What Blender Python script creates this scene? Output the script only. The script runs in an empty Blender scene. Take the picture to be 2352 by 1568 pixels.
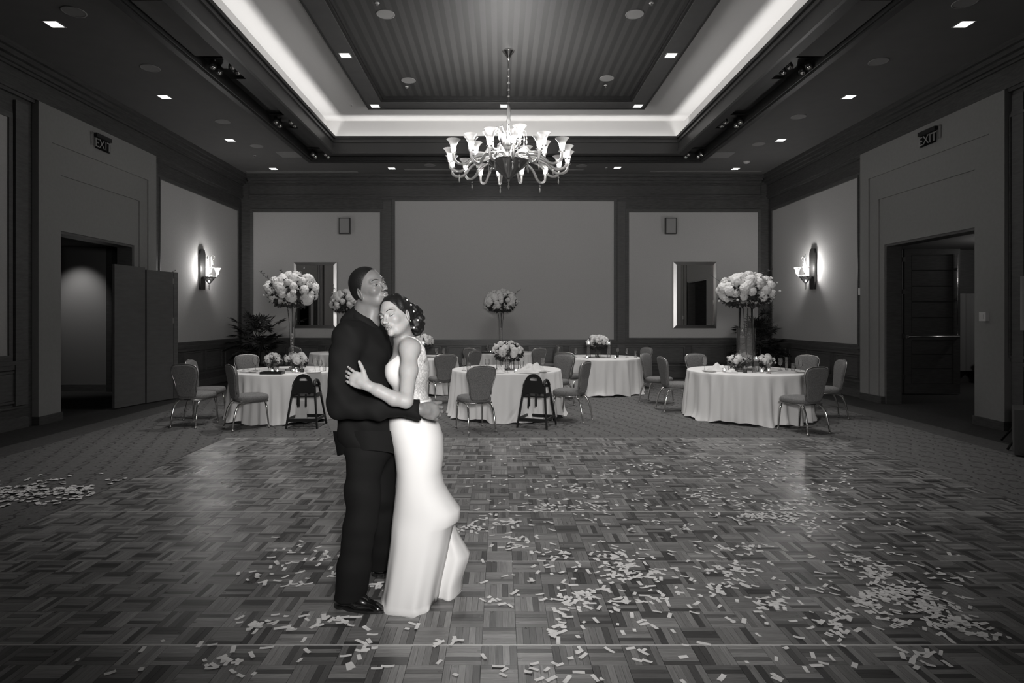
import bpy, bmesh, math, random
import numpy as np
from mathutils import Vector, Matrix, Euler
random.seed(7)
R = math.radians
PI = math.pi
SC = bpy.context.scene
COL = SC.collection
F0, U0, V0, CH = 1385.0, 1148.0, 730.0, 1.6      # focal length in pixels, vanishing point, eye height

# ------------------------------------------------------------------ camera, world, large lights, exposure
cam_d = bpy.data.cameras.new('camera')
cam_d.sensor_width = 36.0
cam_d.lens = 36.0 * F0 / 2352.0
cam_d.shift_x = (1176 - U0) / 2352.0
cam_d.shift_y = -(784 - V0) / 2352.0
cam_d.clip_start = 0.05
cam_d.clip_end = 100
cam = bpy.data.objects.new('camera', cam_d)
cam.location = (0, 0, CH)
cam.rotation_euler = (R(90), 0, 0)
COL.objects.link(cam)
SC.camera = cam
SC.view_settings.view_transform = 'Standard'
SC.view_settings.look = 'None'
SC.view_settings.gamma = 1.0
SC.view_settings.use_curve_mapping = False
SC.view_settings.exposure = 0.0
w = bpy.data.worlds.new('world')
SC.world = w
w.use_nodes = True
w.node_tree.nodes['Background'].inputs[0].default_value = (1.0, 0.98, 0.96, 1)
w.node_tree.nodes['Background'].inputs[1].default_value = 0.02
SC.cycles.max_bounces = 6
SC.cycles.diffuse_bounces = 3
SC.cycles.glossy_bounces = 3
SC.cycles.transparent_max_bounces = 12
SC.cycles.transmission_bounces = 4
SC.cycles.caustics_reflective = False
SC.cycles.caustics_refractive = False
SC.cycles.sample_clamp_indirect = 3.0
WARM = (1.0, 0.98, 0.965)

def lamp(name, kind, loc, rot, energy, **kw):
    d = bpy.data.lights.new(name, kind)
    d.energy = energy
    d.color = WARM
    for k, v in kw.items():
        setattr(d, k, v)
    o = bpy.data.objects.new(name, d)
    o.location = loc
    o.rotation_euler = rot
    COL.objects.link(o)
    return o

def aim(o, target):
    o.rotation_euler = (Vector(target) - o.location).to_track_quat('-Z', 'Y').to_euler()
# photographer's flash, just above and right of the camera
FLASH = lamp('camera_flash', 'SPOT', (0.25, -0.35, 2.15), (0, 0, 0), 1120, spot_size=R(86), spot_blend=1.0, shadow_soft_size=0.3)
aim(FLASH, (0.3, 8.5, 1.6))
# warm wash of the chandelier lamps
lamp('chandelier_glow', 'POINT', (0.14, 10.34, 4.65), (0, 0, 0), 270, shadow_soft_size=0.5)
# fluorescent strips lying in the ceiling cove gutter
CX = 0.14
LIPW, LIPY0, LIPY1 = 3.96, -1.6, 13.85
COVE_E = 4.0
for nm, loc, sx in (('l', (CX - LIPW - 0.12, (LIPY0 + LIPY1) / 2, 5.62), 0), ('r', (CX + LIPW + 0.12, (LIPY0 + LIPY1) / 2, 5.62), 0),
                    ('b', (CX, LIPY1 + 0.12, 5.62), 1), ('f', (CX, LIPY0 - 0.12, 5.62), 1)):
    L = (LIPY1 - LIPY0) if not sx else 2 * LIPW
    so = lamp('cove_strip_light', 'AREA', loc, (0, 0, 0), COVE_E * L, shape='RECTANGLE', size=L, size_y=0.05)
    inw = {'l': (1, 0), 'r': (-1, 0), 'b': (0, -1), 'f': (0, 1)}[nm]
    zax = Vector((-inw[0] * 0.5, -inw[1] * 0.5, -1)).normalized()       # lamp shines along -Z: up and towards the room
    xax = Vector((abs(inw[1]), abs(inw[0]), 0))
    yax = zax.cross(xax)
    so.rotation_euler = Matrix((xax, yax, zax)).transposed().to_euler()

# ------------------------------------------------------------------ materials
MATS = {}

def grey(g, t=1.0):
    return (g * (1 + 0.012 * t), g, g * (1 - 0.014 * t), 1)

class NT:
    def __init__(s, name):
        s.m = bpy.data.materials.new(name)
        s.m.use_nodes = True
        s.nt = s.m.node_tree
        s.b = s.nt.nodes['Principled BSDF']
        s.out = s.nt.nodes['Material Output']
    def n(s, t, **kw):
        x = s.nt.nodes.new(t)
        for k, v in kw.items():
            setattr(x, k, v)
        return x
    def l(s, a, b):
        s.nt.links.new(a, b)
    def math(s, op, a, b=0.0, c=0.0):
        x = s.n('ShaderNodeMath', operation=op)
        for i, v in enumerate((a, b, c)):
            if isinstance(v, (int, float)):
                x.inputs[i].default_value = v
            else:
                s.l(v, x.inputs[i])
        return x.outputs[0]
    def coord(s, kind='Object', scale=(1, 1, 1)):
        tc = s.n('ShaderNodeTexCoord')
        mp = s.n('ShaderNodeMapping')
        mp.inputs['Scale'].default_value = scale
        s.l(tc.outputs[kind], mp.inputs['Vector'])
        return mp.outputs[0]
    def noise(s, vec, scale, detail=3, rough=0.55):
        x = s.n('ShaderNodeTexNoise')
        x.inputs['Scale'].default_value = scale
        x.inputs['Detail'].default_value = detail
        x.inputs['Roughness'].default_value = rough
        s.l(vec, x.inputs['Vector'])
        return x.outputs['Fac']
    def ramp(s, fac, c0, c1, p0=0.0, p1=1.0):
        x = s.n('ShaderNodeMapRange')
        x.inputs[1].default_value = p0
        x.inputs[2].default_value = p1
        x.inputs[3].default_value = c0
        x.inputs[4].default_value = c1
        if isinstance(fac, (int, float)):
            x.inputs[0].default_value = fac
        else:
            s.l(fac, x.inputs[0])
        return x.outputs[0]
    def color(s, val):
        x = s.n('ShaderNodeCombineColor')
        s.l(s.math('MULTIPLY', val, 1.012), x.inputs[0])
        s.l(val, x.inputs[1])
        s.l(s.math('MULTIPLY', val, 0.986), x.inputs[2])
        s.l(x.outputs[0], s.b.inputs['Base Color'])
    def bump(s, h, dist=0.002, st=1.0):
        x = s.n('ShaderNodeBump')
        x.inputs['Distance'].default_value = dist
        x.inputs['Strength'].default_value = st
        s.l(h, x.inputs['Height'])
        s.l(x.outputs[0], s.b.inputs['Normal'])

def mat(name, g, rough=0.5, metal=0.0, spec=0.5, var=0.0, vs=8.0, stretch=(1, 1, 1), bump=0.0, bs=200.0, coat=0.0, sheen=0.0, sss=0.0):
    if name in MATS:
        return MATS[name]
    t = NT(name)
    b = t.b
    b.inputs['Base Color'].default_value = grey(g)
    b.inputs['Roughness'].default_value = rough
    b.inputs['Metallic'].default_value = metal
    b.inputs['Specular IOR Level'].default_value = spec
    if coat:
        b.inputs['Coat Weight'].default_value = coat
        b.inputs['Coat Roughness'].default_value = 0.15
    if sheen:
        b.inputs['Sheen Weight'].default_value = sheen
    if sss:
        b.inputs['Subsurface Weight'].default_value = sss
        b.inputs['Subsurface Scale'].default_value = 0.01
    if var or bump:
        v = t.coord('Object', stretch)
    if var:
        nz = t.noise(v, vs, 5)
        t.color(t.ramp(nz, g * (1 - var), g * (1 + var), 0.3, 0.7))
    if bump:
        t.bump(t.noise(v, bs, 2), bump)
    MATS[name] = t.m
    return t.m

def emit(name, st, g=1.0):
    if name in MATS:
        return MATS[name]
    t = NT(name)
    t.b.inputs['Base Color'].default_value = grey(0.8)
    t.b.inputs['Emission Color'].default_value = (g, g * 0.985, g * 0.965, 1)
    t.b.inputs['Emission Strength'].default_value = st
    MATS[name] = t.m
    return t.m

def glass(name, clear=0.85, g=0.9, rough=0.03, milk=0.0, ior=1.45):
    if name in MATS:
        return MATS[name]
    t = NT(name)
    nt = t.nt
    nt.nodes.remove(t.b)
    tr = t.n('ShaderNodeBsdfTransparent'); tr.inputs[0].default_value = (clear, clear, clear, 1)
    gl = t.n('ShaderNodeBsdfGlossy'); gl.inputs['Roughness'].default_value = rough; gl.inputs[0].default_value = (g, g, g, 1)
    fr = t.n('ShaderNodeFresnel'); fr.inputs[0].default_value = ior
    mx = t.n('ShaderNodeMixShader')
    t.l(fr.outputs[0], mx.inputs[0])
    base = tr.outputs[0]
    if milk:
        tl = t.n('ShaderNodeBsdfTranslucent'); tl.inputs[0].default_value = grey(0.9)
        df = t.n('ShaderNodeBsdfDiffuse'); df.inputs[0].default_value = grey(0.85)
        m0 = t.n('ShaderNodeMixShader'); m0.inputs[0].default_value = 0.3
        t.l(tl.outputs[0], m0.inputs[1]); t.l(df.outputs[0], m0.inputs[2])
        m1 = t.n('ShaderNodeMixShader'); m1.inputs[0].default_value = milk
        t.l(base, m1.inputs[1]); t.l(m0.outputs[0], m1.inputs[2])
        base = m1.outputs[0]
    t.l(base, mx.inputs[1]); t.l(gl.outputs[0], mx.inputs[2])
    t.l(mx.outputs[0], t.out.inputs['Surface'])
    MATS[name] = t.m
    return t.m

WOOD = mat('dark_wood_panelling', 0.07, 0.45, var=0.3, vs=6, stretch=(1, 1, 8), spec=0.4)
WOODT = mat('dark_wood_trim', 0.09, 0.38, var=0.2, vs=6, stretch=(1, 1, 6))
FABRIC = mat('wall_fabric', 0.46, 0.95, spec=0.1, var=0.05, vs=60, bump=0.0012, bs=500)
PLASTER = mat('portal_plaster', 0.26, 0.8, spec=0.2, var=0.04, vs=20)
CEIL = mat('perimeter_ceiling_paint', 0.15, 0.8, spec=0.2, var=0.04, vs=4)
COVE = mat('cove_paint', 0.62, 0.9, spec=0.1)
CHROME = mat('polished_chrome', 0.75, 0.16, 1.0)
STEEL = mat('brushed_steel', 0.45, 0.35, 1.0)
BLACK = mat('black_plastic', 0.012, 0.45)
BLACKW = mat('black_stained_wood', 0.012, 0.4)
WHITEP = mat('white_plastic', 0.6, 0.4)
GREYP = mat('grey_grille', 0.3, 0.7, var=0.1, vs=150)
CLOTH = mat('table_linen', 0.8, 0.7, sheen=0.1, spec=0.2, bump=0.0006, bs=350)
NAPKIN = mat('napkin_linen', 0.72, 0.9)
UPH = mat('chair_upholstery', 0.17, 0.85, var=0.35, vs=90, bump=0.0015, bs=300)
PORC = mat('white_porcelain', 0.75, 0.15)
WAX = mat('candle_wax', 0.85, 0.5, sss=0.2)
FLAME = emit('candle_flame', 25)
LAMPG = emit('lamp_bulb', 40)
DLIGHT = emit('downlight_lens', 6)
GLASS = glass('clear_glass', 0.985, 1.0, 0.04, 0.13, 1.28)
VASEG = glass('vase_glass', 0.99, 1.0, 0.04, 0.10, 1.2)
SHADEG = glass('ribbed_shade_glass', 0.95, 1.0, 0.08, 0.5)
ARMG = glass('blown_arm_glass', 0.97, 1.0, 0.06, 0.6, 1.6)
DARKG = glass('smoked_glass', 0.25, 0.8, 0.05, 0.04, 1.6)
BLOOM = mat('white_petals', 0.64, 0.8, var=0.15, vs=40, sss=0.0)
LEAF = mat('dark_foliage', 0.03, 0.5, var=0.3, vs=20)
PALM = mat('palm_leaf', 0.009, 0.5, var=0.3, vs=12)
MIRROR = mat('mirror_silver', 0.82, 0.0, 1.0)
WATER = glass('drinking_water', 0.96, 1.0, 0.03, 0.10, 1.2)

# ------------------------------------------------------------------ mesh builder
class MB:
    def __init__(s):
        s.v = []; s.f = []; s.sm = []
    def add(s, vs, fs, smooth=False):
        o = len(s.v)
        s.v += [tuple(x) for x in vs]
        s.f += [tuple(i + o for i in f) for f in fs]
        s.sm += [smooth] * len(fs)
        return s
    def box(s, x0, x1, y0, y1, z0, z1):
        x0, x1 = min(x0, x1), max(x0, x1); y0, y1 = min(y0, y1), max(y0, y1); z0, z1 = min(z0, z1), max(z0, z1)
        vs = [(x, y, z) for z in (z0, z1) for y in (y0, y1) for x in (x0, x1)]
        return s.add(vs, [(0, 2, 3, 1), (4, 5, 7, 6), (0, 1, 5, 4), (2, 6, 7, 3), (0, 4, 6, 2), (1, 3, 7, 5)])
    def cbox(s, c, d):
        return s.box(c[0] - d[0] / 2, c[0] + d[0] / 2, c[1] - d[1] / 2, c[1] + d[1] / 2, c[2] - d[2] / 2, c[2] + d[2] / 2)
    def rings(s, rings, closed=True, cap=True, smooth=True):
        n = len(rings[0]); vs = [p for r in rings for p in r]; fs = []
        for i in range(len(rings) - 1):
            for j in range(n if closed else n - 1):
                a, b = i * n + j, i * n + (j + 1) % n
                fs.append((a, b, b + n, a + n))
        o = len(s.v)
        s.add(vs, fs, smooth)
        if cap and closed:
            s.f.append(tuple(o + j for j in reversed(range(n)))); s.sm.append(False)
            s.f.append(tuple(o + (len(rings) - 1) * n + j for j in range(n))); s.sm.append(False)
        return s
    def lathe(s, prof, n=16, c=(0, 0, 0), cap=True, ripple=0, ramp=0.0):
        rs = []
        for r, z in prof:
            rs.append([(c[0] + r * (1 + ramp * math.cos(ripple * 2 * PI * k / n)) * math.cos(2 * PI * k / n),
                        c[1] + r * (1 + ramp * math.cos(ripple * 2 * PI * k / n)) * math.sin(2 * PI * k / n), c[2] + z) for k in range(n)])
        return s.rings(rs, cap=cap)
    def tube(s, pts, r, n=8, cap=True):
        pts = [Vector(p) for p in pts]
        m = len(pts)
        rr = r if isinstance(r, (list, tuple)) else [r] * m
        rs = []
        t0 = (pts[1] - pts[0]).normalized()
        up = Vector((0, 0, 1)) if abs(t0.z) < 0.9 else Vector((1, 0, 0))
        u = t0.cross(up).normalized()
        for i in range(m):
            t = (pts[min(i + 1, m - 1)] - pts[max(i - 1, 0)]).normalized()
            u = (u - t * u.dot(t)).normalized()
            v = t.cross(u)
            rs.append([tuple(pts[i] + (u * math.cos(2 * PI * k / n) + v * math.sin(2 * PI * k / n)) * rr[i]) for k in range(n)])
        return s.rings(rs, cap=cap)
    def ball(s, c, r, n=8, m=6, sq=1.0):
        prof = [(max(1e-4, r * math.sin(PI * i / m)), -r * sq * math.cos(PI * i / m)) for i in range(m + 1)]
        return s.lathe(prof, n, c)
    def mesh(s, name):
        me = bpy.data.meshes.new(name)
        me.from_pydata(s.v, [], s.f)
        me.polygons.foreach_set('use_smooth', s.sm)
        me.update()
        return me

def ob(name, data, parent=None, loc=None, rot=None, label=None, cat=None, group=None, kind=None):
    o = bpy.data.objects.new(name, data)
    COL.objects.link(o)
    if parent: o.parent = parent
    if loc is not None: o.location = loc
    if rot is not None: o.rotation_euler = rot
    if label: o['label'] = label
    if cat: o['category'] = cat
    if group: o['group'] = group
    if kind: o['kind'] = kind
    return o

def part(name, mb, m, parent=None, **kw):
    me = mb if isinstance(mb, bpy.types.Mesh) else mb.mesh(name)
    if m and not me.materials: me.materials.append(m)
    return ob(name, me, parent, **kw)

def thing(name, label, cat, loc=(0, 0, 0), rz=0.0, group=None):
    return ob(name, None, None, loc, (0, 0, rz), label, cat, group)

def single(name, mb, m, label, cat, loc=(0, 0, 0), rz=0.0, group=None):
    return part(name, mb, m, None, loc=loc, rot=(0, 0, rz), label=label, cat=cat, group=group)

def dup(root, loc, rz=0.0, label=None, group=None):
    r = root.copy(); COL.objects.link(r); r.location = loc; r.rotation_euler = (0, 0, rz)
    if label: r['label'] = label
    if group: r['group'] = group
    for ch in list(root.children):
        c = ch.copy(); COL.objects.link(c); c.parent = r
        for g in ch.children:
            d = g.copy(); COL.objects.link(d); d.parent = c
    return r

def struct(name, mb, m, parent=None):
    return part(name, mb, m, parent, kind='structure')

def floor_pt(u, v, z=0.0):
    Y = F0 * (CH - z) / (v - V0)
    return Vector(((u - U0) / F0 * Y, Y, z))
ORD = ['first', 'second', 'third', 'fourth', 'fifth', 'sixth', 'seventh', 'eighth', 'ninth', 'tenth', 'eleventh', 'twelfth']

# ------------------------------------------------------------------ the room
XL, XR, YB, YF, ZC = -6.96, 7.24, 16.2, -4.5, 5.41

def carpet_mat():
    t = NT('patterned_carpet')
    tc = t.n('ShaderNodeTexCoord')
    sp = t.n('ShaderNodeSeparateXYZ'); t.l(tc.outputs['Object'], sp.inputs[0])
    X, Y = sp.outputs[0], sp.outputs[1]
    tot = None
    for (S, ox, oy, rad, wd, sgn) in ((0.26, 0.0, 0.0, 0.28, 0.035, 1), (0.26, 0.43, 0.51, 0.22, 0.03, -1), (0.17, 0.2, 0.3, 0.08, 0.05, 1)):
        yy = t.math('ADD', t.math('DIVIDE', Y, S), oy)
        row = t.math('FLOOR', yy)
        xx = t.math('ADD', t.math('ADD', t.math('DIVIDE', X, S), ox), t.math('MULTIPLY', row, 0.37))
        col = t.math('FLOOR', xx)
        fx = t.math('SUBTRACT', t.math('FRACT', xx), 0.5)
        fy = t.math('SUBTRACT', t.math('FRACT', yy), 0.5)
        jit = t.math('MULTIPLY', t.math('SINE', t.math('ADD', t.math('MULTIPLY', row, 12.3), t.math('MULTIPLY', col, 7.7))), 0.08)
        fx = t.math('ADD', fx, jit)
        rr = t.math('SQRT', t.math('ADD', t.math('MULTIPLY', fx, fx), t.math('MULTIPLY', fy, fy)))
        line = t.math('LESS_THAN', t.math('ABSOLUTE', t.math('SUBTRACT', rr, rad)), wd)
        half = t.math('GREATER_THAN', t.math('MULTIPLY', t.math('ADD', fx, t.math('MULTIPLY', fy, 0.4)), sgn), 0.0)
        mk = t.math('MULTIPLY', line, half)
        tot = mk if tot is None else t.math('MAXIMUM', tot, mk)
    nz = t.noise(tc.outputs['Object'], 260, 2)
    nz2 = t.noise(tc.outputs['Object'], 22, 3)
    base = t.ramp(nz, 0.10, 0.215, 0.3, 0.7)
    base = t.math('MULTIPLY', base, t.ramp(nz2, 0.85, 1.15, 0.3, 0.7))
    pat = t.math('MULTIPLY', base, t.math('SUBTRACT', 1.0, t.math('MULTIPLY', tot, 0.5)))
    # plain dark border band woven along the walls, and the paler strip beside it
    ax = t.math('ABSOLUTE', t.math('SUBTRACT', X, CX))
    inner = t.math('MAXIMUM', t.math('GREATER_THAN', ax, 5.86), t.math('GREATER_THAN', Y, 15.4))
    outer = t.math('MAXIMUM', t.math('GREATER_THAN', ax, 6.3), t.math('GREATER_THAN', Y, 15.7))
    mixv = t.math('ADD', t.math('MULTIPLY', pat, t.math('SUBTRACT', 1.0, inner)), t.math('MULTIPLY', t.math('MULTIPLY', base, 0.62), inner))
    fin = t.math('MULTIPLY', mixv, t.math('SUBTRACT', 1.0, t.math('MULTIPLY', outer, 0.55)))
    t.color(fin)
    t.b.inputs['Roughness'].default_value = 0.95
    t.b.inputs['Specular IOR Level'].default_value = 0.1
    t.bump(nz, 0.004)
    return t.m
struct('floor', MB().box(-12, 14, YF - 0.2, YB + 0.2, -0.1, 0.0), carpet_mat())

# --- walls: solid bodies with the doorway cut out
DL = (9.46, 11.40); DR = (9.10, 11.28); DH = 2.97
def side_wall(name, x0, x1, dy):
    m = MB()
    m.box(x0, x1, YF, dy[0], 0, ZC); m.box(x0, x1, dy[1], YB, 0, ZC); m.box(x0, x1, dy[0], dy[1], DH, ZC)
    return struct(name, m, WOOD)
wl = side_wall('wall_left', XL - 0.25, XL, DL)
wr = side_wall('wall_right', XR, XR + 0.25, DR)
wb = struct('wall_back', MB().box(XL - 0.25, XR + 0.25, YB, YB + 0.2, 0, ZC), WOOD)
wf = struct('wall_front', MB().box(XL - 0.25, XR + 0.25, YF - 0.2, YF, 0, ZC), WOOD)

def wbx(m, w, s0, s1, z0, z1, d0, d1):
    if w == 'b': m.box(s0, s1, YB - d0, YB - d1, z0, z1)
    elif w == 'l': m.box(XL + d0, XL + d1, s0, s1, z0, z1)
    elif w == 'r': m.box(XR - d0, XR - d1, s0, s1, z0, z1)
    else: m.box(s0, s1, YF + d0, YF + d1, z0, z1)
    return m

def frame(m, w, s0, s1, z0, z1, wd, d0, d1):
    wbx(m, w, s0 - wd, s0, z0 - wd, z1 + wd, d0, d1); wbx(m, w, s1, s1 + wd, z0 - wd, z1 + wd, d0, d1)
    wbx(m, w, s0, s1, z1, z1 + wd, d0, d1); wbx(m, w, s0, s1, z0 - wd, z0, d0, d1)
    return m
WW = {'b': wb, 'l': wl, 'r': wr, 'f': wf}
PT, PB = 4.43, 1.07
def panel(w, s0, s1, z0=PB, z1=PT):
    p = struct('fabric_panel', wbx(MB(), w, s0, s1, z0, z1, 0, 0.02), FABRIC, WW[w])
    fr = frame(MB(), w, s0, s1, z0, z1, 0.035, 0, 0.045)
    frame(fr, w, s0 - 0.035, s1 + 0.035, z0 - 0.035, z1 + 0.035, 0.05, 0, 0.028)
    struct('panel_frame', fr, WOODT, p)
panel('b', -6.61, -3.21); panel('b', -2.81, 3.06, 1.02, 4.73); panel('b', 3.46, 6.92)
panel('l', 12.30, 15.95); panel('r', 12.15, 15.95)
for w in 'lr':
    panel(w, 4.6, 8.50); panel(w, 0.2, 4.1); panel(w, -4.2, -0.3)
panel('f', -6.4, -2.4); panel('f', -1.9, 2.2); panel('f', 2.7, 6.7)
for (a, b) in ((-3.125, -2.9), (3.15, 3.37)):
    struct('pilaster', wbx(MB(), 'b', a, b, 0.34, 4.72, 0, 0.035), WOODT, wb)

def cornice(w, s0, s1):
    m = MB()
    for z0, z1, d in ((4.79, 4.84, 0.05), (4.84, 4.88, 0.08), (4.88, 5.16, 0.04), (5.16, 5.20, 0.08), (5.20, 5.26, 0.13), (5.26, 5.33, 0.2), (5.33, ZC, 0.26)):
        wbx(m, w, s0, s1, z0, z1, 0, d)
    struct('cornice', m, WOOD, WW[w])
def rail(w, s0, s1):
    m = MB()
    wbx(m, w, s0, s1, 0.93, 0.965, 0, 0.06); wbx(m, w, s0, s1, 0.965, 0.985, 0, 0.075); wbx(m, w, s0, s1, 0.86, 0.93, 0, 0.03)
    struct('chair_rail', m, WOODT, WW[w])
    n = max(1, round((s1 - s0) / 1.1)); st = (s1 - s0) / n
    for k in range(n):
        a, b = s0 + k * st + 0.09, s0 + (k + 1) * st - 0.09
        q = wbx(MB(), w, a + 0.04, b - 0.04, 0.42, 0.80, 0, 0.012)
        frame(q, w, a + 0.03, b - 0.03, 0.41, 0.81, 0.03, 0, 0.024)
        struct('wainscot_panel', q, WOODT, WW[w])
def base(name, w, segs):
    m = MB()
    for a, b in segs:
        wbx(m, w, a, b, 0, 0.14, 0, 0.03); wbx(m, w, a, b, 0.14, 0.16, 0, 0.02); wbx(m, w, a, b, 0.30, 0.33, 0, 0.02)
    struct(name, m, WOODT)
SUL, SUR = (8.97, 12.04), (8.53, 11.95)
cornice('b', XL + 0.26, XR - 0.26); cornice('f', XL + 0.26, XR - 0.26); cornice('l', YF, YB); cornice('r', YF, YB)
rail('b', XL, XR); rail('f', XL, XR)
rail('l', SUL[1] + 0.12, YB); rail('l', YF, SUL[0] - 0.12); rail('r', SUR[1] + 0.12, YB); rail('r', YF, SUR[0] - 0.12)
base('baseboard_back', 'b', [(XL, XR)]); base('baseboard_front', 'f', [(XL, XR)])
base('baseboard_left', 'l', [(YF, SUL[0] - 0.1), (SUL[1] + 0.1, YB)]); base('baseboard_right', 'r', [(YF, SUR[0] - 0.1), (SUR[1] + 0.1, YB)])
# side pilasters beside the panels
for w, a, b in (('l', 8.62, 8.85), ('l', 12.06, 12.2), ('r', 8.3, 8.48), ('r', 11.97, 12.05)):
    struct('pilaster', wbx(MB(), w, a, b, 0.34, 4.72, 0, 0.04), WOODT, WW[w])

# --- stepped pale portal around each doorway
def portal(name, w, su, do, far):
    m = MB()
    zt = 4.83
    def arch(s0, s1, zz, d0, d1, si0, si1, zi):
        wbx(m, w, s0, si0, 0.13, zz, d0, d1); wbx(m, w, si1, s1, 0.13, zz, d0, d1); wbx(m, w, si0, si1, zi, zz, d0, d1)
    a = 0.27; b = 0.50
    arch(su[0], su[1], zt, 0, 0.10, su[0] + a, su[1] - a, 4.29)
    arch(su[0] + a, su[1] - a, 4.29, 0, 0.075, do[0] , do[1] + 0.13, 3.84)
    arch(do[0] , do[1] + 0.13, 3.84, 0, 0.05, do[0], do[1], DH)
    o = struct(name, m, PLASTER)
    bb = MB()
    for s0, s1 in ((su[0], do[0]), (do[1], su[1])):
        wbx(bb, w, s0, s1, 0, 0.13, 0, 0.11)
    struct('plinth', bb, WOOD, o)
    jm = MB()
    wbx(jm, w, do[0], do[0] + 0.04, 0, DH, -0.25, 0.03); wbx(jm, w, do[1] - 0.04, do[1], 0, DH, -0.25, 0.03); wbx(jm, w, do[0] + 0.04, do[1] - 0.04, DH - 0.04, DH, -0.25, 0.03)
    struct('door_jamb', jm, WOODT, o)
    return o
portal('door_1', 'l', SUL, DL, 0); d2 = portal('door_2', 'r', SUR, DR, 0)

# vestibules behind the doorways
VW = mat('vestibule_wall_paint', 0.2, 0.9, spec=0.1)
VD = mat('vestibule_dark_panel', 0.05, 0.6, var=0.2, vs=5, stretch=(1, 1, 6))
m = MB(); m.box(-11.2, XL - 0.25, 13.25, 13.4, 0.14, 3.16)
v1 = struct('wall_vestibule', m, VW)
m = MB(); m.box(-11.2, XL - 0.25, 13.22, 13.25, 0, 0.14); struct('skirting', m, WOODT, v1)
m = MB(); m.box(-8.52, -8.40, 13.05, 13.24, 0, 3.16); struct('door_jamb', m, VD, v1)
m = MB(); m.box(-11.35, -11.2, 7, 13.4, 0, 3.16); m.box(-11.35, XL - 0.25, 6.85, 7.0, 0, 3.16); struct('side_partition', m, VD, v1)
m = MB(); m.box(-11.35, XL - 0.25, 6.85, 13.4, 3.16, 3.3); struct('lobby_soffit', m, CEIL, v1)
lamp('vestibule_washer', 'SPOT', (-9.2, 12.5, 3.1), (R(25), 0, 0), 60, spot_size=R(80), spot_blend=0.9, shadow_soft_size=0.05)
m = MB(); m.box(XR + 0.25, 13.5, 15.0, 15.15, 0, 3.3); m.box(13.35, 13.5, 6.5, 15, 0, 3.3); m.box(XR + 0.25, 13.5, 6.35, 6.5, 0, 3.3)
v2 = struct('wall_corridor', m, VD)
m = MB(); m.box(XR + 0.25, 13.5, 6.35, 15.15, 3.3, 3.4); struct('corridor_soffit', m, CEIL, v2)
m = MB(); m.box(XR + 0.25, 8.42, 12.62, 12.78, 0, 3.3); struct('door_return', m, VD, v2)
lamp('corridor_fill', 'POINT', (11.0, 12.4, 3.0), (0, 0, 0), 45, shadow_soft_size=0.1)  # unseen fill light, added to lighten the corridor and its floor

# right doorway: the open door leaf with horizontal boards and push bar
dl = thing('door_leaf', 'tall dark panelled door leaf standing open in the right doorway, with push bar', 'door', (8.45, 12.6, 0.02))
dl['kind'] = 'thing'
del dl['kind']
LW, LH = 1.16, 3.02
m = MB(); m.box(0, LW, 0, 0.05, 0, LH); part('leaf_core', m, VD, dl)
m = MB()
for (a, b, c, d) in ((0, 0.14, 0, LH), (LW - 0.14, LW, 0, LH), (0.14, LW - 0.14, 0, 0.2), (0.14, LW - 0.14, LH - 0.12, LH), (0.14, LW - 0.14, 1.12, 1.26)):
    m.box(a, b, -0.014, 0, c, d)
part('rail_and_stile', m, WOODT, dl)
zz = [0.2, 0.52, 0.82, 1.12]
for k in range(3):
    part('board', MB().box(0.155, LW - 0.155, -0.009, 0, zz[k] + 0.012, zz[k + 1] - 0.012), WOODT, dl)
for k in range(5):
    z = 1.26 + k * 0.328
    part('board', MB().box(0.155, LW - 0.155, -0.009, 0, z + 0.012, z + 0.316), WOODT, dl)
part('push_bar', MB().tube([(0.06, -0.06, 1.19), (LW - 0.05, -0.06, 1.19)], 0.018).cbox((0.08, -0.035, 1.19), (0.05, 0.05, 0.06)).cbox((LW - 0.07, -0.035, 1.19), (0.05, 0.05, 0.06)), STEEL, dl)
part('lock_rod', MB().tube([(LW - 0.07, -0.03, 1.2), (LW - 0.07, -0.03, 2.92)], 0.009).cbox((LW - 0.07, -0.02, 1.98), (0.03, 0.03, 0.05)).cbox((LW - 0.07, -0.02, 2.6), (0.03, 0.03, 0.05)), STEEL, dl)
for z in (0.35, 1.2, 2.13, 2.8):
    part('hinge', MB().cbox((-0.015, -0.01, z), (0.05, 0.03, 0.1)), STEEL, dl)

# buffet and drape glimpsed in the corridor
bf = thing('buffet_table', 'draped dark side table seen through the right doorway', 'table', (12.1, 14.1, 0))
part('table_top', MB().box(-0.6, 0.6, -0.35, 0.35, 0.80, 0.84), WOODT, bf)
for sx in (-0.55, 0.55):
    for sy in (-0.3, 0.3):
        part('leg', MB().cbox((sx, sy, 0.4), (0.05, 0.05, 0.8)), WOODT, bf)
dr = MB()
rr = []
for z in (0.3, 2.2):
    rr.append([(11.0 + i * 0.05, 14.85 + 0.04 * math.sin(i * 1.3), z) for i in range(40)])
dr.rings(rr, closed=False)
single('drape', dr, mat('drape_cloth', 0.14, 0.9), 'pleated grey drape hanging at the end of the corridor beyond the right doorway', 'curtain')

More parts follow.
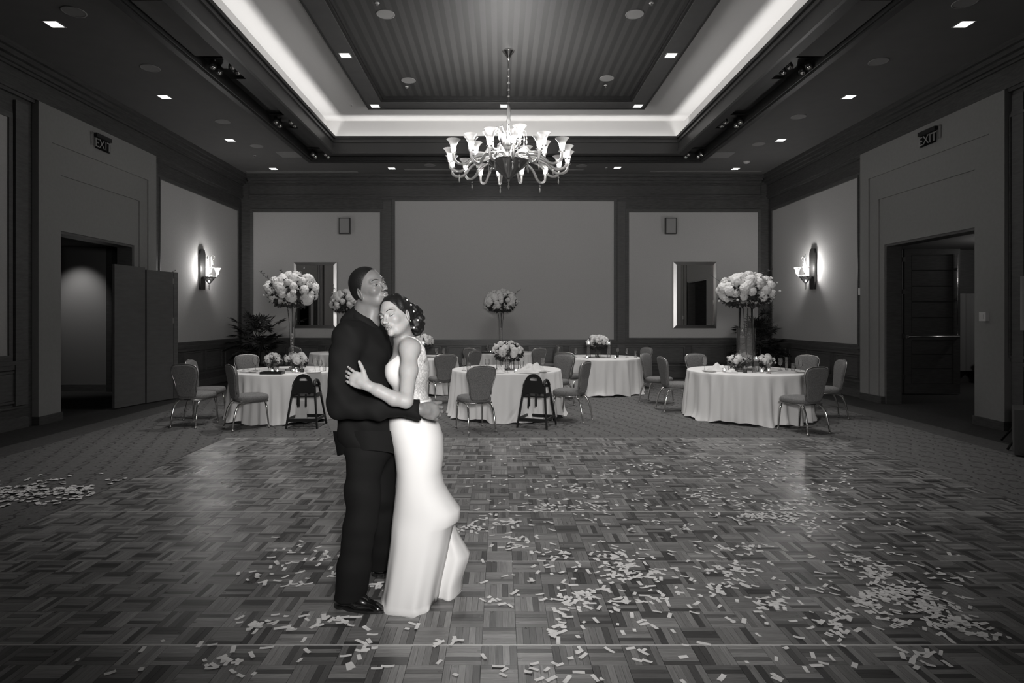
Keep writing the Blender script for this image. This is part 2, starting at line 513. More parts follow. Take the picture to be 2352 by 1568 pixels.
# ------------------------------------------------------------------ ceiling
def ring(m, o, i, z0, z1):
    X0, X1, Y0, Y1 = CX - LIPW - o, CX + LIPW + o, LIPY0 - o, LIPY1 + o
    a0, a1, b0, b1 = CX - LIPW - i, CX + LIPW + i, LIPY0 - i, LIPY1 + i
    m.box(X0, a0, Y0, Y1, z0, z1); m.box(a1, X1, Y0, Y1, z0, z1); m.box(a0, a1, Y0, b0, z0, z1); m.box(a0, a1, b1, Y1, z0, z1)
    return m
OB = 0.82
m = MB()
X0, X1, Y0, Y1 = CX - LIPW - OB, CX + LIPW + OB, LIPY0 - OB, LIPY1 + OB
m.box(XL - 0.25, X0, YF, YB + 0.2, ZC, ZC + 0.1); m.box(X1, XR + 0.25, YF, YB + 0.2, ZC, ZC + 0.1)
m.box(X0, X1, YF, Y0, ZC, ZC + 0.1); m.box(X0, X1, Y1, YB + 0.2, ZC, ZC + 0.1)
ceil = struct('ceiling', m, CEIL)
SOFF = mat('soffit_wood', 0.02, 0.5, var=0.25, vs=5, stretch=(4, 1, 4))
m = MB()
ring(m, OB, OB - 0.10, 5.37, ZC + 0.1); ring(m, OB - 0.10, 0.16, 5.60, 5.7); ring(m, OB - 0.10, OB - 0.14, 5.40, 5.60); ring(m, 0.22, 0.16, 5.40, 5.60); ring(m, 0.16, 0.02, 5.37, 5.55)
struct('soffit_trough', m, SOFF, ceil)
m = MB()
ring(m, 0.02, -0.03, 5.37, 5.43); ring(m, 0.02, -0.015, 5.43, 5.50); ring(m, 0.02, -0.0, 5.50, 5.62); ring(m, 0.02, -0.04, 5.62, 5.66); ring(m, 0.02, -0.02, 5.66, 5.70)
struct('soffit_moulding', m, mat('moulding_wood', 0.055, 0.4), ceil)
m = MB(); ring(m, 0.05, -0.06, 5.70, 5.76); struct('cove_lip', m, SOFF, ceil)
m = MB(); ring(m, 0.30, 0.20, 5.5, 6.2); ring(m, 0.22, 0.02, 5.5, 5.56)
struct('cove_upstand', m, COVE, ceil)
m = MB(); ring(m, 0.30, -1.02, 6.19, 6.29); struct('cove_ceiling', m, COVE, ceil)
FRM = mat('frame_paint', 0.07, 0.6, var=0.1, vs=5)
m = MB(); ring(m, -1.02, -1.36, 6.05, 6.29); struct('inner_frame', m, FRM, ceil)
m = MB(); ring(m, -1.02, -1.05, 6.03, 6.05); ring(m, -1.33, -1.40, 6.07, 6.10); ring(m, -1.36, -1.42, 6.10, 6.17); struct('frame_bead', m, SOFF, ceil)
def stripe_mat():
    t = NT('striped_ceiling_paper')
    tc = t.n('ShaderNodeTexCoord')
    sp = t.n('ShaderNodeSeparateXYZ'); t.l(tc.outputs['Object'], sp.inputs[0])
    s = t.math('FRACT', t.math('DIVIDE', sp.outputs[0], 0.172))
    a = t.math('LESS_THAN', t.math('ABSOLUTE', t.math('SUBTRACT', s, 0.5)), 0.25)
    nz = t.noise(tc.outputs['Object'], 120, 2)
    v = t.math('MULTIPLY', t.ramp(nz, 0.9, 1.1, 0.3, 0.7), t.ramp(a, 0.034, 0.054))
    t.color(v)
    t.b.inputs['Roughness'].default_value = 0.6
    return t.m
m = MB(); m.box(CX - LIPW + 1.36, CX + LIPW - 1.36, LIPY0 + 1.36, LIPY1 - 1.36, 6.17, 6.29)
struct('striped_panel', m, stripe_mat(), ceil)
for x in (CX - LIPW - 0.44, CX + LIPW + 0.44):
    for (ya, yb) in ((7.3, 8.85), (4.5, 6.4), (10.0, 11.5), (12.6, 14.0)):
        struct('trough_panel', MB().box(x - 0.21, x + 0.21, ya, yb, 5.44 if ya < 8 else 5.56, 5.60), CEIL if ya < 8 else SOFF, ceil)

# square downlights
dlp = None
def downlight(x, y, z, label, grp=None):
    global dlp
    if dlp is None:
        t = thing('downlight', label, 'ceiling light', (x, y, z))
        m = MB(); s = 0.095; q = 0.08
        m.box(-s, s, -s, -q, -0.006, 0.0); m.box(-s, s, q, s, -0.006, 0); m.box(-s, -q, -q, q, -0.006, 0); m.box(q, s, -q, q, -0.006, 0)
        part('trim_ring', m, WHITEP, t)
        part('lens', MB().box(-q, q, -q, q, -0.003, 0.0), DLIGHT, t)
        dlp = t
        return t
    return dup(dlp, (x, y, z), 0, label, grp)
yy = [15.4, 12.92, 10.4, 7.82, 5.3, 2.8, 0.3]
for i, y in enumerate(yy[:6]):
    n = ORD[i]
    downlight(-5.78, y, ZC, f'square downlight in the left ceiling border, {n} from the back wall')
    downlight(6.02, y, ZC, f'square downlight in the right ceiling border, {n} from the back wall')
downlight(-2.75, 15.36, ZC, 'square downlight by the back wall, left of the chandelier')
downlight(2.98, 15.28, ZC, 'square downlight by the back wall, right of the chandelier')
for i, y in enumerate((12.66, 10.22, 7.78, 5.3)):
    n = ORD[i]
    downlight(CX - 2.76, y, 6.05, f'square downlight on the left side of the raised inner ceiling frame, {n} from the back')
    downlight(CX + 2.76, y, 6.05, f'square downlight on the right side of the raised inner ceiling frame, {n} from the back')
for y in (12.66, 10.22, 7.78):
    for x in (CX - 2.76, CX + 2.76):
        lamp('downlight_beam', 'SPOT', (x, y, 6.02), (0, 0, 0), 360, spot_size=R(88), spot_blend=0.9, shadow_soft_size=0.08)
downlight(0.1, 12.66, 6.05, 'square downlight at the back of the inner ceiling frame, behind the chandelier rod')

# round ceiling speakers
SPK = mat('speaker_grille_paint', 0.24, 0.7)
spk = None
def cspk(x, y, z, label, r=0.14):
    global spk
    if spk is None:
        t = thing('ceiling_speaker', label, 'speaker', (x, y, z))
        part('rim', MB().lathe([(0.14, 0), (0.14, -0.008), (0.125, -0.01), (0.12, -0.004)], 28, cap=False), SPK, t)
        part('grille', MB().lathe([(0.125, -0.001), (0.125, -0.006)], 28), SPK, t)
        spk = t
        return t
    return dup(spk, (x, y, z), 0, label)
for i, (x, y) in enumerate(((-5.39, 13.36), (-5.38, 11.7), (-5.33, 9.19), (-5.3, 7.5))):
    cspk(x, y, ZC, f'round flush speaker in the left ceiling border, {ORD[i]} from the back wall')
for i, (x, y) in enumerate(((5.67, 13.2), (5.66, 11.42), (5.63, 8.96), (5.62, 7.28))):
    cspk(x, y, ZC, f'round flush speaker in the right ceiling border, {ORD[i]} from the back wall')
cspk(-1.75, 15.05, ZC, 'round flush speaker by the back wall, left of the chandelier')
cspk(2.05, 15.1, ZC, 'round flush speaker by the back wall, right of the chandelier')
for (x, y, s) in ((-1.72, 9.07, 'nearer on the left'), (-1.76, 11.6, 'farther on the left'), (2.03, 9.07, 'nearer on the right'), (2.04, 11.5, 'farther on the right')):
    cspk(x, y, 6.17, f'round flush speaker in the striped ceiling panel, {s}')
def sprinkler(x, y, z, label):
    t = thing('sprinkler', label, 'sprinkler', (x, y, z))
    part('escutcheon', MB().lathe([(0.035, 0), (0.035, -0.004), (0.015, -0.008)], 14), WHITEP, t)
    part('deflector', MB().lathe([(0.008, -0.008), (0.008, -0.03), (0.018, -0.032), (0.018, -0.036)], 12), STEEL, t)
for (x, y, z, s) in ((-1.78, 8.75, 6.17, 'nearer left part of the striped ceiling'), (-1.84, 11.92, 6.17, 'farther left part of the striped ceiling'),
                     (2.2, 8.75, 6.17, 'nearer right part of the striped ceiling'), (2.08, 11.85, 6.17, 'farther right part of the striped ceiling'),
                     (-5.75, 14.15, ZC, 'left ceiling border near the back corner'), (-3.2, 13.0, 6.19, 'bright cove ceiling at its back left corner'), (2.7, 15.3, ZC, 'back ceiling border right of the chandelier')):
    sprinkler(x, y, z, 'tiny ceiling sprinkler in the ' + s)
t = thing('smoke_detector', 'small round smoke detector in the right ceiling border near the back', 'detector', (6.02, 14.7, ZC))
part('housing', MB().lathe([(0.07, 0), (0.07, -0.02), (0.05, -0.04), (0.02, -0.05)], 20), WHITEP, t)
part('mount', MB().lathe([(0.08, 0), (0.08, -0.006)], 20), WHITEP, t)
def vent(x, y, label, w=0.42, d=0.38, ns=5):
    t = thing('air_vent', label, 'vent', (x, y, ZC))
    m = MB(); m.box(-w / 2, w / 2, -d / 2, -d / 2 + 0.02, -0.008, 0); m.box(-w / 2, w / 2, d / 2 - 0.02, d / 2, -0.008, 0)
    m.box(-w / 2, -w / 2 + 0.02, -d / 2 + 0.02, d / 2 - 0.02, -0.008, 0); m.box(w / 2 - 0.02, w / 2, -d / 2 + 0.02, d / 2 - 0.02, -0.008, 0)
    part('frame', m, SPK, t)
    st = (d - 0.04) / ns
    for k in range(ns):
        part('slat', MB().box(-w / 2 + 0.02, w / 2 - 0.02, -d / 2 + 0.02 + k * st + 0.004, -d / 2 + 0.02 + (k + 1) * st - 0.002, -0.006, -0.001), SPK, t)
vent(-4.9, 14.05, 'flat square air vent in the left ceiling border beside the soffit corner', 0.5, 0.5)
vent(5.17, 14.1, 'flat square air vent in the right ceiling border beside the soffit corner', 0.5, 0.5)
vent(-0.15, 15.5, 'long slot diffuser in the back ceiling border behind the left half of the chandelier', 4.6, 0.09, 2)
vent(-5.15, 15.72, 'long slot diffuser in the back ceiling border above the left wall bay', 2.9, 0.09, 2)
vent(5.35, 15.66, 'long slot diffuser in the back ceiling border above the right wall bay', 2.9, 0.09, 2)

# adjustable spotlight clusters in the trough
def spots(x, y, label):
    t = thing('spotlight_cluster', label, 'spotlight', (x, y, 5.57))
    part('mounting_plate', MB().box(-0.27, 0.27, -0.2, 0.2, -0.02, 0.0), BLACK, t)
    for sx in (-0.15, 0.15):
        for sy in (-0.1, 0.1):
            h = part('lamp_head', MB().tube([(sx, sy, -0.03), (sx + 0.02, sy - 0.02, -0.08), (sx + 0.03, sy - 0.05, -0.15)], [0.03, 0.05, 0.06], 12), BLACK, t)
            part('lamp_glass', MB().ball((sx + 0.032, sy - 0.052, -0.14), 0.045, 10, 6), CHROME, h)
for x, s in ((CX - LIPW - 0.44, 'left'), (CX + LIPW + 0.44, 'right')):
    for i, y in enumerate((14.28, 11.95, 9.35)):
        spots(x, y, f'cluster of four black spotlights recessed in the {s} ceiling beam, {ORD[i]} from the back')
# ------------------------------------------------------------------ dance floor of parquet panels
PX0, PW, PY1 = -3.62, 1.0095, 7.97
TS = PW / 6.0
def tile_mat():
    t = NT('oak_parquet')
    at = t.n('ShaderNodeAttribute'); at.attribute_name = 'tone'
    uv = t.n('ShaderNodeTexCoord')
    mp = t.n('ShaderNodeMapping'); mp.inputs['Scale'].default_value = (3.0, 60.0, 1)
    t.l(uv.outputs['UV'], mp.inputs['Vector'])
    g1 = t.noise(mp.outputs[0], 3.0, 4, 0.6)
    oi = t.n('ShaderNodeObjectInfo')
    rnd = t.ramp(oi.outputs['Random'], 0.86, 1.12)
    v = t.math('MULTIPLY', at.outputs['Fac'], t.ramp(g1, 0.62, 1.35, 0.25, 0.75))
    v = t.math('MULTIPLY', v, rnd)
    t.color(t.math('MULTIPLY', v, 0.20))
    sc = t.noise(uv.outputs['Object'], 3.0, 3)
    t.l(t.ramp(sc, 0.25, 0.36, 0.3, 0.7), t.b.inputs['Roughness'])
    t.b.inputs['Specular IOR Level'].default_value = 0.55
    t.bump(g1, 0.0006)
    return t.m
TM = tile_mat()
ALU = mat('aluminium_trim', 0.6, 0.4, 0.1)
def tile_geo(ox, oy, horiz, rng, V, Fc, TN, UVs, nst=5, full=True):
    """one parquet block of five oak fingers, each proud of a recessed joint"""
    h = TS / 2 - 0.0007
    base_t = rng.choice((0.75, 0.9, 1.0, 1.05, 1.2))
    wd = 2 * h / nst
    u0 = rng.random() * 50; v0 = rng.random() * 50
    for k in range(nst):
        a, b = -h + k * wd + 0.0006, -h + (k + 1) * wd - 0.0006
        z = 0.0155 + rng.uniform(-0.0004, 0.0004)
        tn = base_t * rng.choice((0.34, 0.55, 0.8, 0.95, 1.05, 1.2, 1.4))
        o = len(V)
        for zz in (z, 0.010):
            for (p, q) in ((-h, a), (h, a), (h, b), (-h, b)):
                V.append((ox + p, oy + q, zz) if horiz else (ox - q, oy + p, zz))
                UVs.append((u0 + p * 1.0 + k * 3.1, v0 + q))
        fs = [(0, 1, 2, 3), (0, 4, 5, 1), (1, 5, 6, 2), (2, 6, 7, 3), (3, 7, 4, 0)]
        Fc.extend(tuple(i + o for i in f) for f in fs)
        TN.extend([tn] * 5)
def tile_mesh(name, V, Fc, TN, UVs):
    me = bpy.data.meshes.new(name)
    me.from_pydata(V, [], Fc)
    at = me.attributes.new('tone', 'FLOAT', 'FACE'); at.data.foreach_set('value', TN)
    ul = me.uv_layers.new(name='UVMap')
    li = np.zeros(len(me.loops), dtype=np.int32); me.loops.foreach_get('vertex_index', li)
    ul.data.foreach_set('uv', np.array(UVs, dtype=np.float32)[li].ravel())
    me.materials.append(TM)
    return me
df = thing('dance_floor', 'portable oak parquet dance floor laid on the patterned carpet', 'dance floor', (0, 0, 0))
NPY = 8
m = MB()
for i in range(8):
    for j in range(NPY):
        m.box(PX0 + i * PW + 0.001, PX0 + (i + 1) * PW - 0.001, PY1 - (j + 1) * PW + 0.001, PY1 - j * PW - 0.001, 0.001, 0.0105)
sub = part('panel_base', m, mat('panel_core', 0.02, 0.8), df, kind='stuff')
rng = random.Random(3)
variants = []
for k in range(14):
    V, Fc, TN, UVs = [], [], [], []
    tile_geo(0, 0, True, rng, V, Fc, TN, UVs)
    variants.append(tile_mesh('parquet_tile', V, Fc, TN, UVs))
cands, rest = [], []
for i in range(48):
    for j in range(6 * NPY):
        x = PX0 + (i + 0.5) * TS; y = PY1 - (j + 0.5) * TS
        hz = (i + j) % 2 == 0
        if y > 2.55:
            u = U0 + F0 * x / y
            if -40 < u < 2392:
                cands.append((y, x, hz)); continue
        rest.append((x, y, hz))
cands.sort(key=lambda c: c[0])
for n, (y, x, hz) in enumerate(cands):
    if n < 300:
        ob('parquet_tile', rng.choice(variants), df, (x, y, 0), (0, 0, (0 if hz else PI / 2) + (PI if rng.random() < 0.5 else 0)))
    else:
        rest.append((x, y, hz))
V, Fc, TN, UVs = [], [], [], []
for (x, y, hz) in rest:
    tile_geo(x, y, hz, rng, V, Fc, TN, UVs)
ob('parquet_field', tile_mesh('parquet_field', V, Fc, TN, UVs), df, kind='stuff')
for j in range(0, NPY):
    y = PY1 - j * PW
    part('panel_seam', MB().box(PX0, PX0 + 8 * PW, y - 0.0035, y + 0.0035, 0.008, 0.0163), ALU, df)
m = MB()
Xa, Xb, Yb2, Ya2 = PX0, PX0 + 8 * PW, PY1, PY1 - NPY * PW
for (p, q, r, s) in (((Xa - 0.045, Ya2), (Xa, Ya2), (Xa, Yb2), (Xa - 0.045, Yb2 + 0.045)), ((Xb, Ya2), (Xb + 0.045, Ya2), (Xb + 0.045, Yb2 + 0.045), (Xb, Yb2)),
                     ((Xa, Yb2), (Xb, Yb2), (Xb + 0.045, Yb2 + 0.045), (Xa - 0.045, Yb2 + 0.045))):
    zz = lambda P: 0.002 if (P[0] < Xa or P[0] > Xb or P[1] > Yb2) else 0.0158
    t4 = [(P[0], P[1], zz(P)) for P in (p, q, r, s)]
    b4 = [(P[0], P[1], 0.0) for P in (p, q, r, s)]
    m.add(t4 + b4, [(0, 1, 2, 3), (7, 6, 5, 4), (0, 4, 5, 1), (1, 5, 6, 2), (2, 6, 7, 3), (3, 7, 4, 0)])
part('edge_ramp', m, mat('ramp_metal', 0.16, 0.45, 0.6), df)

# ------------------------------------------------------------------ wall fittings
def mirror(x0, x1, z0, z1, label):
    cx, cz = (x0 + x1) / 2, (z0 + z1) / 2
    t = thing('wall_mirror', label, 'mirror', (cx, YB - 0.02, cz))
    w, h = (x1 - x0) / 2, (z1 - z0) / 2
    part('backing', MB().box(-w + 0.02, w - 0.02, -0.03, 0, -h + 0.02, h - 0.02), WOODT, t)
    part('mirror_pane', MB().box(-w + 0.075, w - 0.075, -0.045, -0.03, -h + 0.075, h - 0.075), MIRROR, t)
    b = 0.08
    for (P) in (((-w, -h), (w, -h), (w - b, -h + b), (-w + b, -h + b)), ((w, -h), (w, h), (w - b, h - b), (w - b, -h + b)),
                ((w, h), (-w, h), (-w + b, h - b), (w - b, h - b)), ((-w, h), (-w, -h), (-w + b, -h + b), (-w + b, h - b))):
        f = [(P[0][0], -0.03, P[0][1]), (P[1][0], -0.03, P[1][1]), (P[2][0], -0.048, P[2][1]), (P[3][0], -0.048, P[3][1])]
        g = [(a[0], -0.02, a[2]) for a in f]
        m = MB().add(f + g, [(0, 1, 2, 3), (7, 6, 5, 4), (0, 4, 5, 1), (1, 5, 6, 2), (2, 6, 7, 3), (3, 7, 4, 0)])
        part('bevelled_strip', m, mat('bevel_silver', 0.5, 0.3, 1.0), t)
mirror(-5.52, -4.37, 1.33, 3.09, 'tall mirror on the left bay of the back wall')
mirror(4.65, 5.80, 1.33, 3.10, 'tall mirror on the right bay of the back wall')
def wspk(x, z, label):
    t = thing('wall_speaker', label, 'speaker', (x, YB - 0.02, z))
    part('cabinet', MB().box(-0.15, 0.15, -0.09, 0, -0.215, 0.215), mat('speaker_case', 0.05, 0.5), t)
    part('grille', MB().box(-0.125, 0.125, -0.10, -0.09, -0.19, 0.19), GREYP, t)
wspk(-4.15, 4.06, 'small rectangular speaker high on the left bay of the back wall')
wspk(4.57, 4.06, 'small rectangular speaker high on the right bay of the back wall')

def sconce(side, y, label):
    sx = 1 if side == 'l' else -1
    x = XL + 0.045 if side == 'l' else XR - 0.045
    t = thing('wall_sconce', label, 'wall lamp', (x, y, 2.72), 0 if side == 'l' else PI)
    m = MB(); rs = []
    prof = [(-0.10, -0.46), (0.10, -0.46), (0.115, -0.3), (0.115, 0.36), (0.08, 0.46), (0.0, 0.48), (-0.08, 0.46), (-0.115, 0.36), (-0.115, -0.3)]
    m.rings([[(xx, a, b) for a, b in prof] for xx in (-0.02, 0.03)], smooth=False)
    part('backplate', m, mat('bronze_plate', 0.06, 0.3, 0.8), t)
    part('bowl', MB().lathe([(0.02, -0.33), (0.06, -0.28), (0.12, -0.2), (0.15, -0.17), (0.14, -0.165), (0.02, -0.2)], 24, (0.17, 0, 0), ripple=8, ramp=0.02), DARKG, t)
    part('stem', MB().tube([(0.03, 0, -0.19), (0.1, 0, -0.19), (0.17, 0, -0.17), (0.17, 0, 0.02)], 0.018), ARMG, t)
    part('pendant_drop', MB().lathe([(0.002, -0.47), (0.018, -0.44), (0.012, -0.41), (0.02, -0.38), (0.006, -0.33)], 10, (0.17, 0, 0)), ARMG, t)
    k = 0
    for a in (-62, 0, 62):
        ca, sa = math.cos(R(a)), math.sin(R(a))
        pts = [(0.17 + 0.02 * ca, 0.02 * sa, -0.13), (0.17 + 0.10 * ca, 0.12 * sa, -0.17), (0.17 + 0.17 * ca, 0.2 * sa, -0.15), (0.17 + 0.19 * ca, 0.235 * sa, -0.10)]
        part('arm', MB().tube(pts, 0.014), ARMG, t)
        c = (0.17 + 0.19 * ca, 0.235 * sa, -0.10)
        part('glass_shade', MB().lathe([(0.02, 0), (0.032, 0.02), (0.038, 0.06), (0.05, 0.10), (0.075, 0.135), (0.082, 0.14)], 24, c, cap=False, ripple=8, ramp=0.03), SHADEG, t)
        part('bulb', MB().lathe([(0.012, 0.0), (0.02, 0.03), (0.018, 0.06), (0.006, 0.085), (0.001, 0.092)], 10, c), LAMPG, t)
    for (a, h, rr) in ((-80, 0.30, 0.045), (55, 0.34, 0.05)):
        ca, sa = math.cos(R(a)), math.sin(R(a))
        base = (0.17 + 0.05 * ca, 0.06 * sa)
        pts = [(base[0], base[1], -0.12), (base[0], base[1], 0.1), (base[0] - 0.01, base[1], h - rr)]
        cxx, czz = base[0] + 0.0, h - rr
        for q in range(9):
            an = PI - q * PI / 5.2
            pts.append((cxx + 0.035 * ca + rr * math.cos(an) * ca + 0.0, base[1] + 0.035 * sa + rr * math.cos(an) * sa, czz + rr * math.sin(an)))
        part('glass_scroll', MB().tube(pts, 0.010), ARMG, t)
        e = pts[-1]
        part('pendant_drop', MB().tube([e, (e[0], e[1], e[2] - 0.03)], 0.003, 6).lathe([(0.003, -0.12), (0.012, -0.1), (0.006, -0.06), (0.010, -0.045), (0.003, -0.03)], 10, e), ARMG, t)
    return t
sconce('l', 14.0, 'lit glass wall sconce on the left wall panel')
sconce('r', 13.85, 'lit glass wall sconce on the right wall panel')
lamp('sconce_glow', 'POINT', (XL + 0.24, 14.0, 2.74), (0, 0, 0), 46, shadow_soft_size=0.07)
lamp('sconce_glow', 'POINT', (XR - 0.24, 13.85, 2.74), (0, 0, 0), 46, shadow_soft_size=0.07)

def text_mesh(s, size, depth=0.002):
    c = bpy.data.curves.new('text', 'FONT')
    c.body = s; c.size = size; c.extrude = depth; c.align_x = 'CENTER'; c.align_y = 'CENTER'
    o = bpy.data.objects.new('tmp', c); COL.objects.link(o)
    dg = bpy.context.evaluated_depsgraph_get()
    me = bpy.data.meshes.new_from_object(o.evaluated_get(dg))
    bpy.data.objects.remove(o); bpy.data.curves.remove(c)
    return me
def exit_sign(side, y, label):
    x = XL + 0.13 if side == 'l' else XR - 0.13
    rz = PI / 2 if side == 'l' else -PI / 2
    t = thing('exit_sign', label, 'exit sign', (x, y, 4.58), rz)
    part('housing', MB().box(-0.2, 0.2, -0.03, 0.03, 0.085, 0.15), BLACK, t)
    part('acrylic_panel', MB().box(-0.19, 0.19, -0.004, 0.004, -0.11, 0.085), glass('sign_acrylic', 0.75, 0.9, 0.05, 0.03), t)
    me = text_mesh('EXIT', 0.21)
    me.transform(Matrix.Translation((0, -0.007, -0.015)) @ Matrix.Rotation(PI / 2, 4, 'X'))
    me.materials.clear()
    part('lettering', me, mat('sign_letters', 0.26, 0.6), t)
    sx = -0.2
    part('edge_bracket', MB().box(sx - 0.07, sx - 0.05, -0.01, 0.01, -0.08, 0.12).box(sx - 0.10, sx - 0.05, -0.012, 0.012, 0.12, 0.14) if side == 'l' else
         MB().box(-sx + 0.05, -sx + 0.07, -0.01, 0.01, -0.08, 0.12).box(-sx + 0.05, -sx + 0.10, -0.012, 0.012, 0.12, 0.14), mat('bright_bracket', 0.7, 0.25, 1.0), t)
exit_sign('l', 10.38, 'EXIT sign above the left doorway portal')
exit_sign('r', 10.02, 'EXIT sign above the right doorway portal')
def plate(y, z, h, w, label, name='switch_plate'):
    t = thing(name, label, 'switch', (XR - 0.05, y, z), -PI / 2)
    part('cover', MB().box(-w / 2, w / 2, -0.012, 0.06, -h / 2, h / 2), WHITEP, t)
    part('rocker', MB().box(-w / 5, w / 5, -0.018, -0.012, -h / 4, h / 4), WHITEP, t)
plate(12.02, 2.13, 0.14, 0.12, 'pale thermostat box on the dark strip between the right sconce panel and the portal', 'thermostat')
t = plate(8.86, 1.62, 0.13, 0.12, 'pale switch plate on the portal right of the open door leaf')
for o in list(COL.objects):
    if o.name.startswith('switch_plate') and o.type == 'EMPTY': o.location.x = XR - 0.14

# folding screen in front of the left portal
def slab(name, a, b, thick, h, m, parent):
    a, b = Vector(a), Vector(b); d = (b - a).normalized(); n = Vector((-d.y, d.x)) * thick
    vs = [(p.x, p.y, z) for z in (0.02, h) for p in (a, b, b + n, a + n)]
    return part(name, MB().add(vs, [(3, 2, 1, 0), (4, 5, 6, 7), (0, 1, 5, 4), (1, 2, 6, 5), (2, 3, 7, 6), (3, 0, 4, 7)]), m, parent)
fs = thing('folding_screen', 'pair of tall dark hinged door panels folded back against the left portal', 'door', (0, 0, 0))
DP = mat('dark_door_panel', 0.09, 0.5, var=0.12, vs=4, stretch=(1, 1, 5))
slab('screen_panel', (-6.72, 10.52), (-6.60, 11.22), 0.05, 2.54, DP, fs)
slab('screen_panel', (-6.58, 11.24), (-6.42, 11.86), 0.05, 2.50, DP, fs)
slab('edge_strip', (-6.42, 11.87), (-6.37, 11.93), 0.05, 2.50, WOODT, fs)
for z in (0.45, 1.55, 2.32):
    part('hinge', MB().cbox((-6.425, 11.85, z), (0.022, 0.03, 0.11)), CHROME, fs)
part('top_bolt', MB().tube([(-6.43, 11.85, 2.50), (-6.40, 11.9, 2.54)], 0.012), CHROME, fs)

# PA box at the right edge
sw = thing('subwoofer', 'grey speaker box on the floor at the right edge below the stand speaker', 'speaker', (6.34, 6.92, 0), R(-38))
part('cabinet', MB().box(-0.34, 0.34, -0.2, 0.35, 0.02, 0.54), mat('pa_cabinet', 0.07, 0.6), sw)
part('grille', MB().box(-0.3, 0.3, -0.22, -0.2, 0.05, 0.5), mat('pa_grille', 0.06, 0.5, var=0.2, vs=80), sw)
part('highlight_bar', MB().box(-0.18, -0.12, -0.228, -0.22, 0.33, 0.345), emit('pa_highlight_glow', 4), sw)  # glowing bar stands in for the white highlight on the cabinet
for sx in (-0.3, 0.3):
    part('foot', MB().lathe([(0.03, 0), (0.03, 0.02)], 12, (sx, 0.0, 0)), BLACK, sw)
ps = thing('speaker_stand', 'black tripod speaker stand behind the grey speaker box at the right edge', 'stand', (6.60, 7.36, 0))
part('pole', MB().tube([(0, 0, 0.15), (0, 0, 1.45)], 0.018), BLACK, ps)
for a in (100, 190, 340):
    part('leg', MB().tube([(0, 0, 0.62), (0.48 * math.cos(R(a)), 0.48 * math.sin(R(a)), 0.015)], 0.013), BLACK, ps)
pk = thing('stand_speaker', 'pale loudspeaker on the tripod stand at the right edge', 'speaker', (6.60, 7.36, 1.45), R(-40))
part('cabinet', MB().rings([[(-0.12, 0.15, z), (-0.19, -0.13, z), (0.19, -0.13, z), (0.12, 0.15, z)] for z in (0, 0.66)], smooth=False), mat('speaker_shell', 0.32, 0.5), pk)
part('grille', MB().box(-0.17, 0.17, -0.145, -0.13, 0.03, 0.63), GREYP, pk)

# ------------------------------------------------------------------ chandelier
ch = thing('chandelier', 'large lit glass chandelier with trumpet shades and a dark ribbed bowl', 'chandelier', (0.15, 10.34, 0))
part('ceiling_canopy', MB().lathe([(0.012, 6.02), (0.03, 6.05), (0.045, 6.09), (0.10, 6.15), (0.11, 6.17)], 24, ripple=6, ramp=0.03), CHROME, ch)
part('rod', MB().tube([(0, 0, 4.5), (0, 0, 6.05)], 0.012), CHROME, ch)
z = 5.86
while z > 4.95:
    part('rod_bead', MB().ball((0, 0, z), 0.03, 12, 6, 0.6), GLASS, ch); z -= 0.115
part('rod_sleeve', MB().lathe([(0.03, 4.55), (0.042, 4.6), (0.03, 4.66), (0.036, 4.8), (0.03, 4.95), (0.04, 4.98), (0.03, 5.02), (0.034, 5.15), (0.026, 5.28)], 14), ARMG, ch)
part('centre_column', MB().lathe([(0.05, 4.22), (0.12, 4.26), (0.16, 4.32), (0.09, 4.38), (0.07, 4.46), (0.1, 4.5), (0.05, 4.56), (0.04, 4.62)], 20, ripple=5, ramp=0.04), ARMG, ch)
prof = [(0.01, 3.97), (0.05, 4.0), (0.15, 4.08), (0.26, 4.18), (0.34, 4.255), (0.365, 4.275), (0.355, 4.285), (0.24, 4.2), (0.05, 4.06)]
part('ribbed_bowl', MB().lathe(prof, 64, ripple=16, ramp=0.02), mat('dark_ribbed_glass', 0.08, 0.2, 0.0, 1.0, coat=0.6), ch)
part('bowl_finial', MB().lathe([(0.002, 3.80), (0.02, 3.835), (0.024, 3.86), (0.008, 3.885), (0.018, 3.90), (0.006, 3.92), (0.02, 3.945), (0.03, 3.97)], 14), ARMG, ch)
def drop(c, parent, s=1.0):
    part('pendant_drop', MB().tube([c, (c[0], c[1], c[2] - 0.03 * s)], 0.003, 5).ball((c[0], c[1], c[2] - 0.045 * s), 0.016 * s, 8, 5)
         .lathe([(0.002, -0.17 * s), (0.017 * s, -0.135 * s), (0.012 * s, -0.10 * s), (0.003, -0.06 * s)], 8, c), ARMG, parent)
cup_prof = [(0.024, 0), (0.036, 0.02), (0.042, 0.065), (0.052, 0.115), (0.074, 0.165), (0.105, 0.20), (0.116, 0.206)]
cup_me = MB().lathe(cup_prof, 32, (0, 0, 0), cap=False, ripple=16, ramp=0.03).mesh('glass_shade'); cup_me.materials.append(SHADEG)
bulb_me = MB().lathe([(0.014, 0.0), (0.024, 0.03), (0.022, 0.07), (0.008, 0.105), (0.001, 0.112)], 10).mesh('bulb'); bulb_me.materials.append(LAMPG)
saucer_me = MB().lathe([(0.012, -0.02), (0.05, -0.008), (0.055, 0.0), (0.02, 0.002)], 16).mesh('cup_saucer'); saucer_me.materials.append(ARMG)
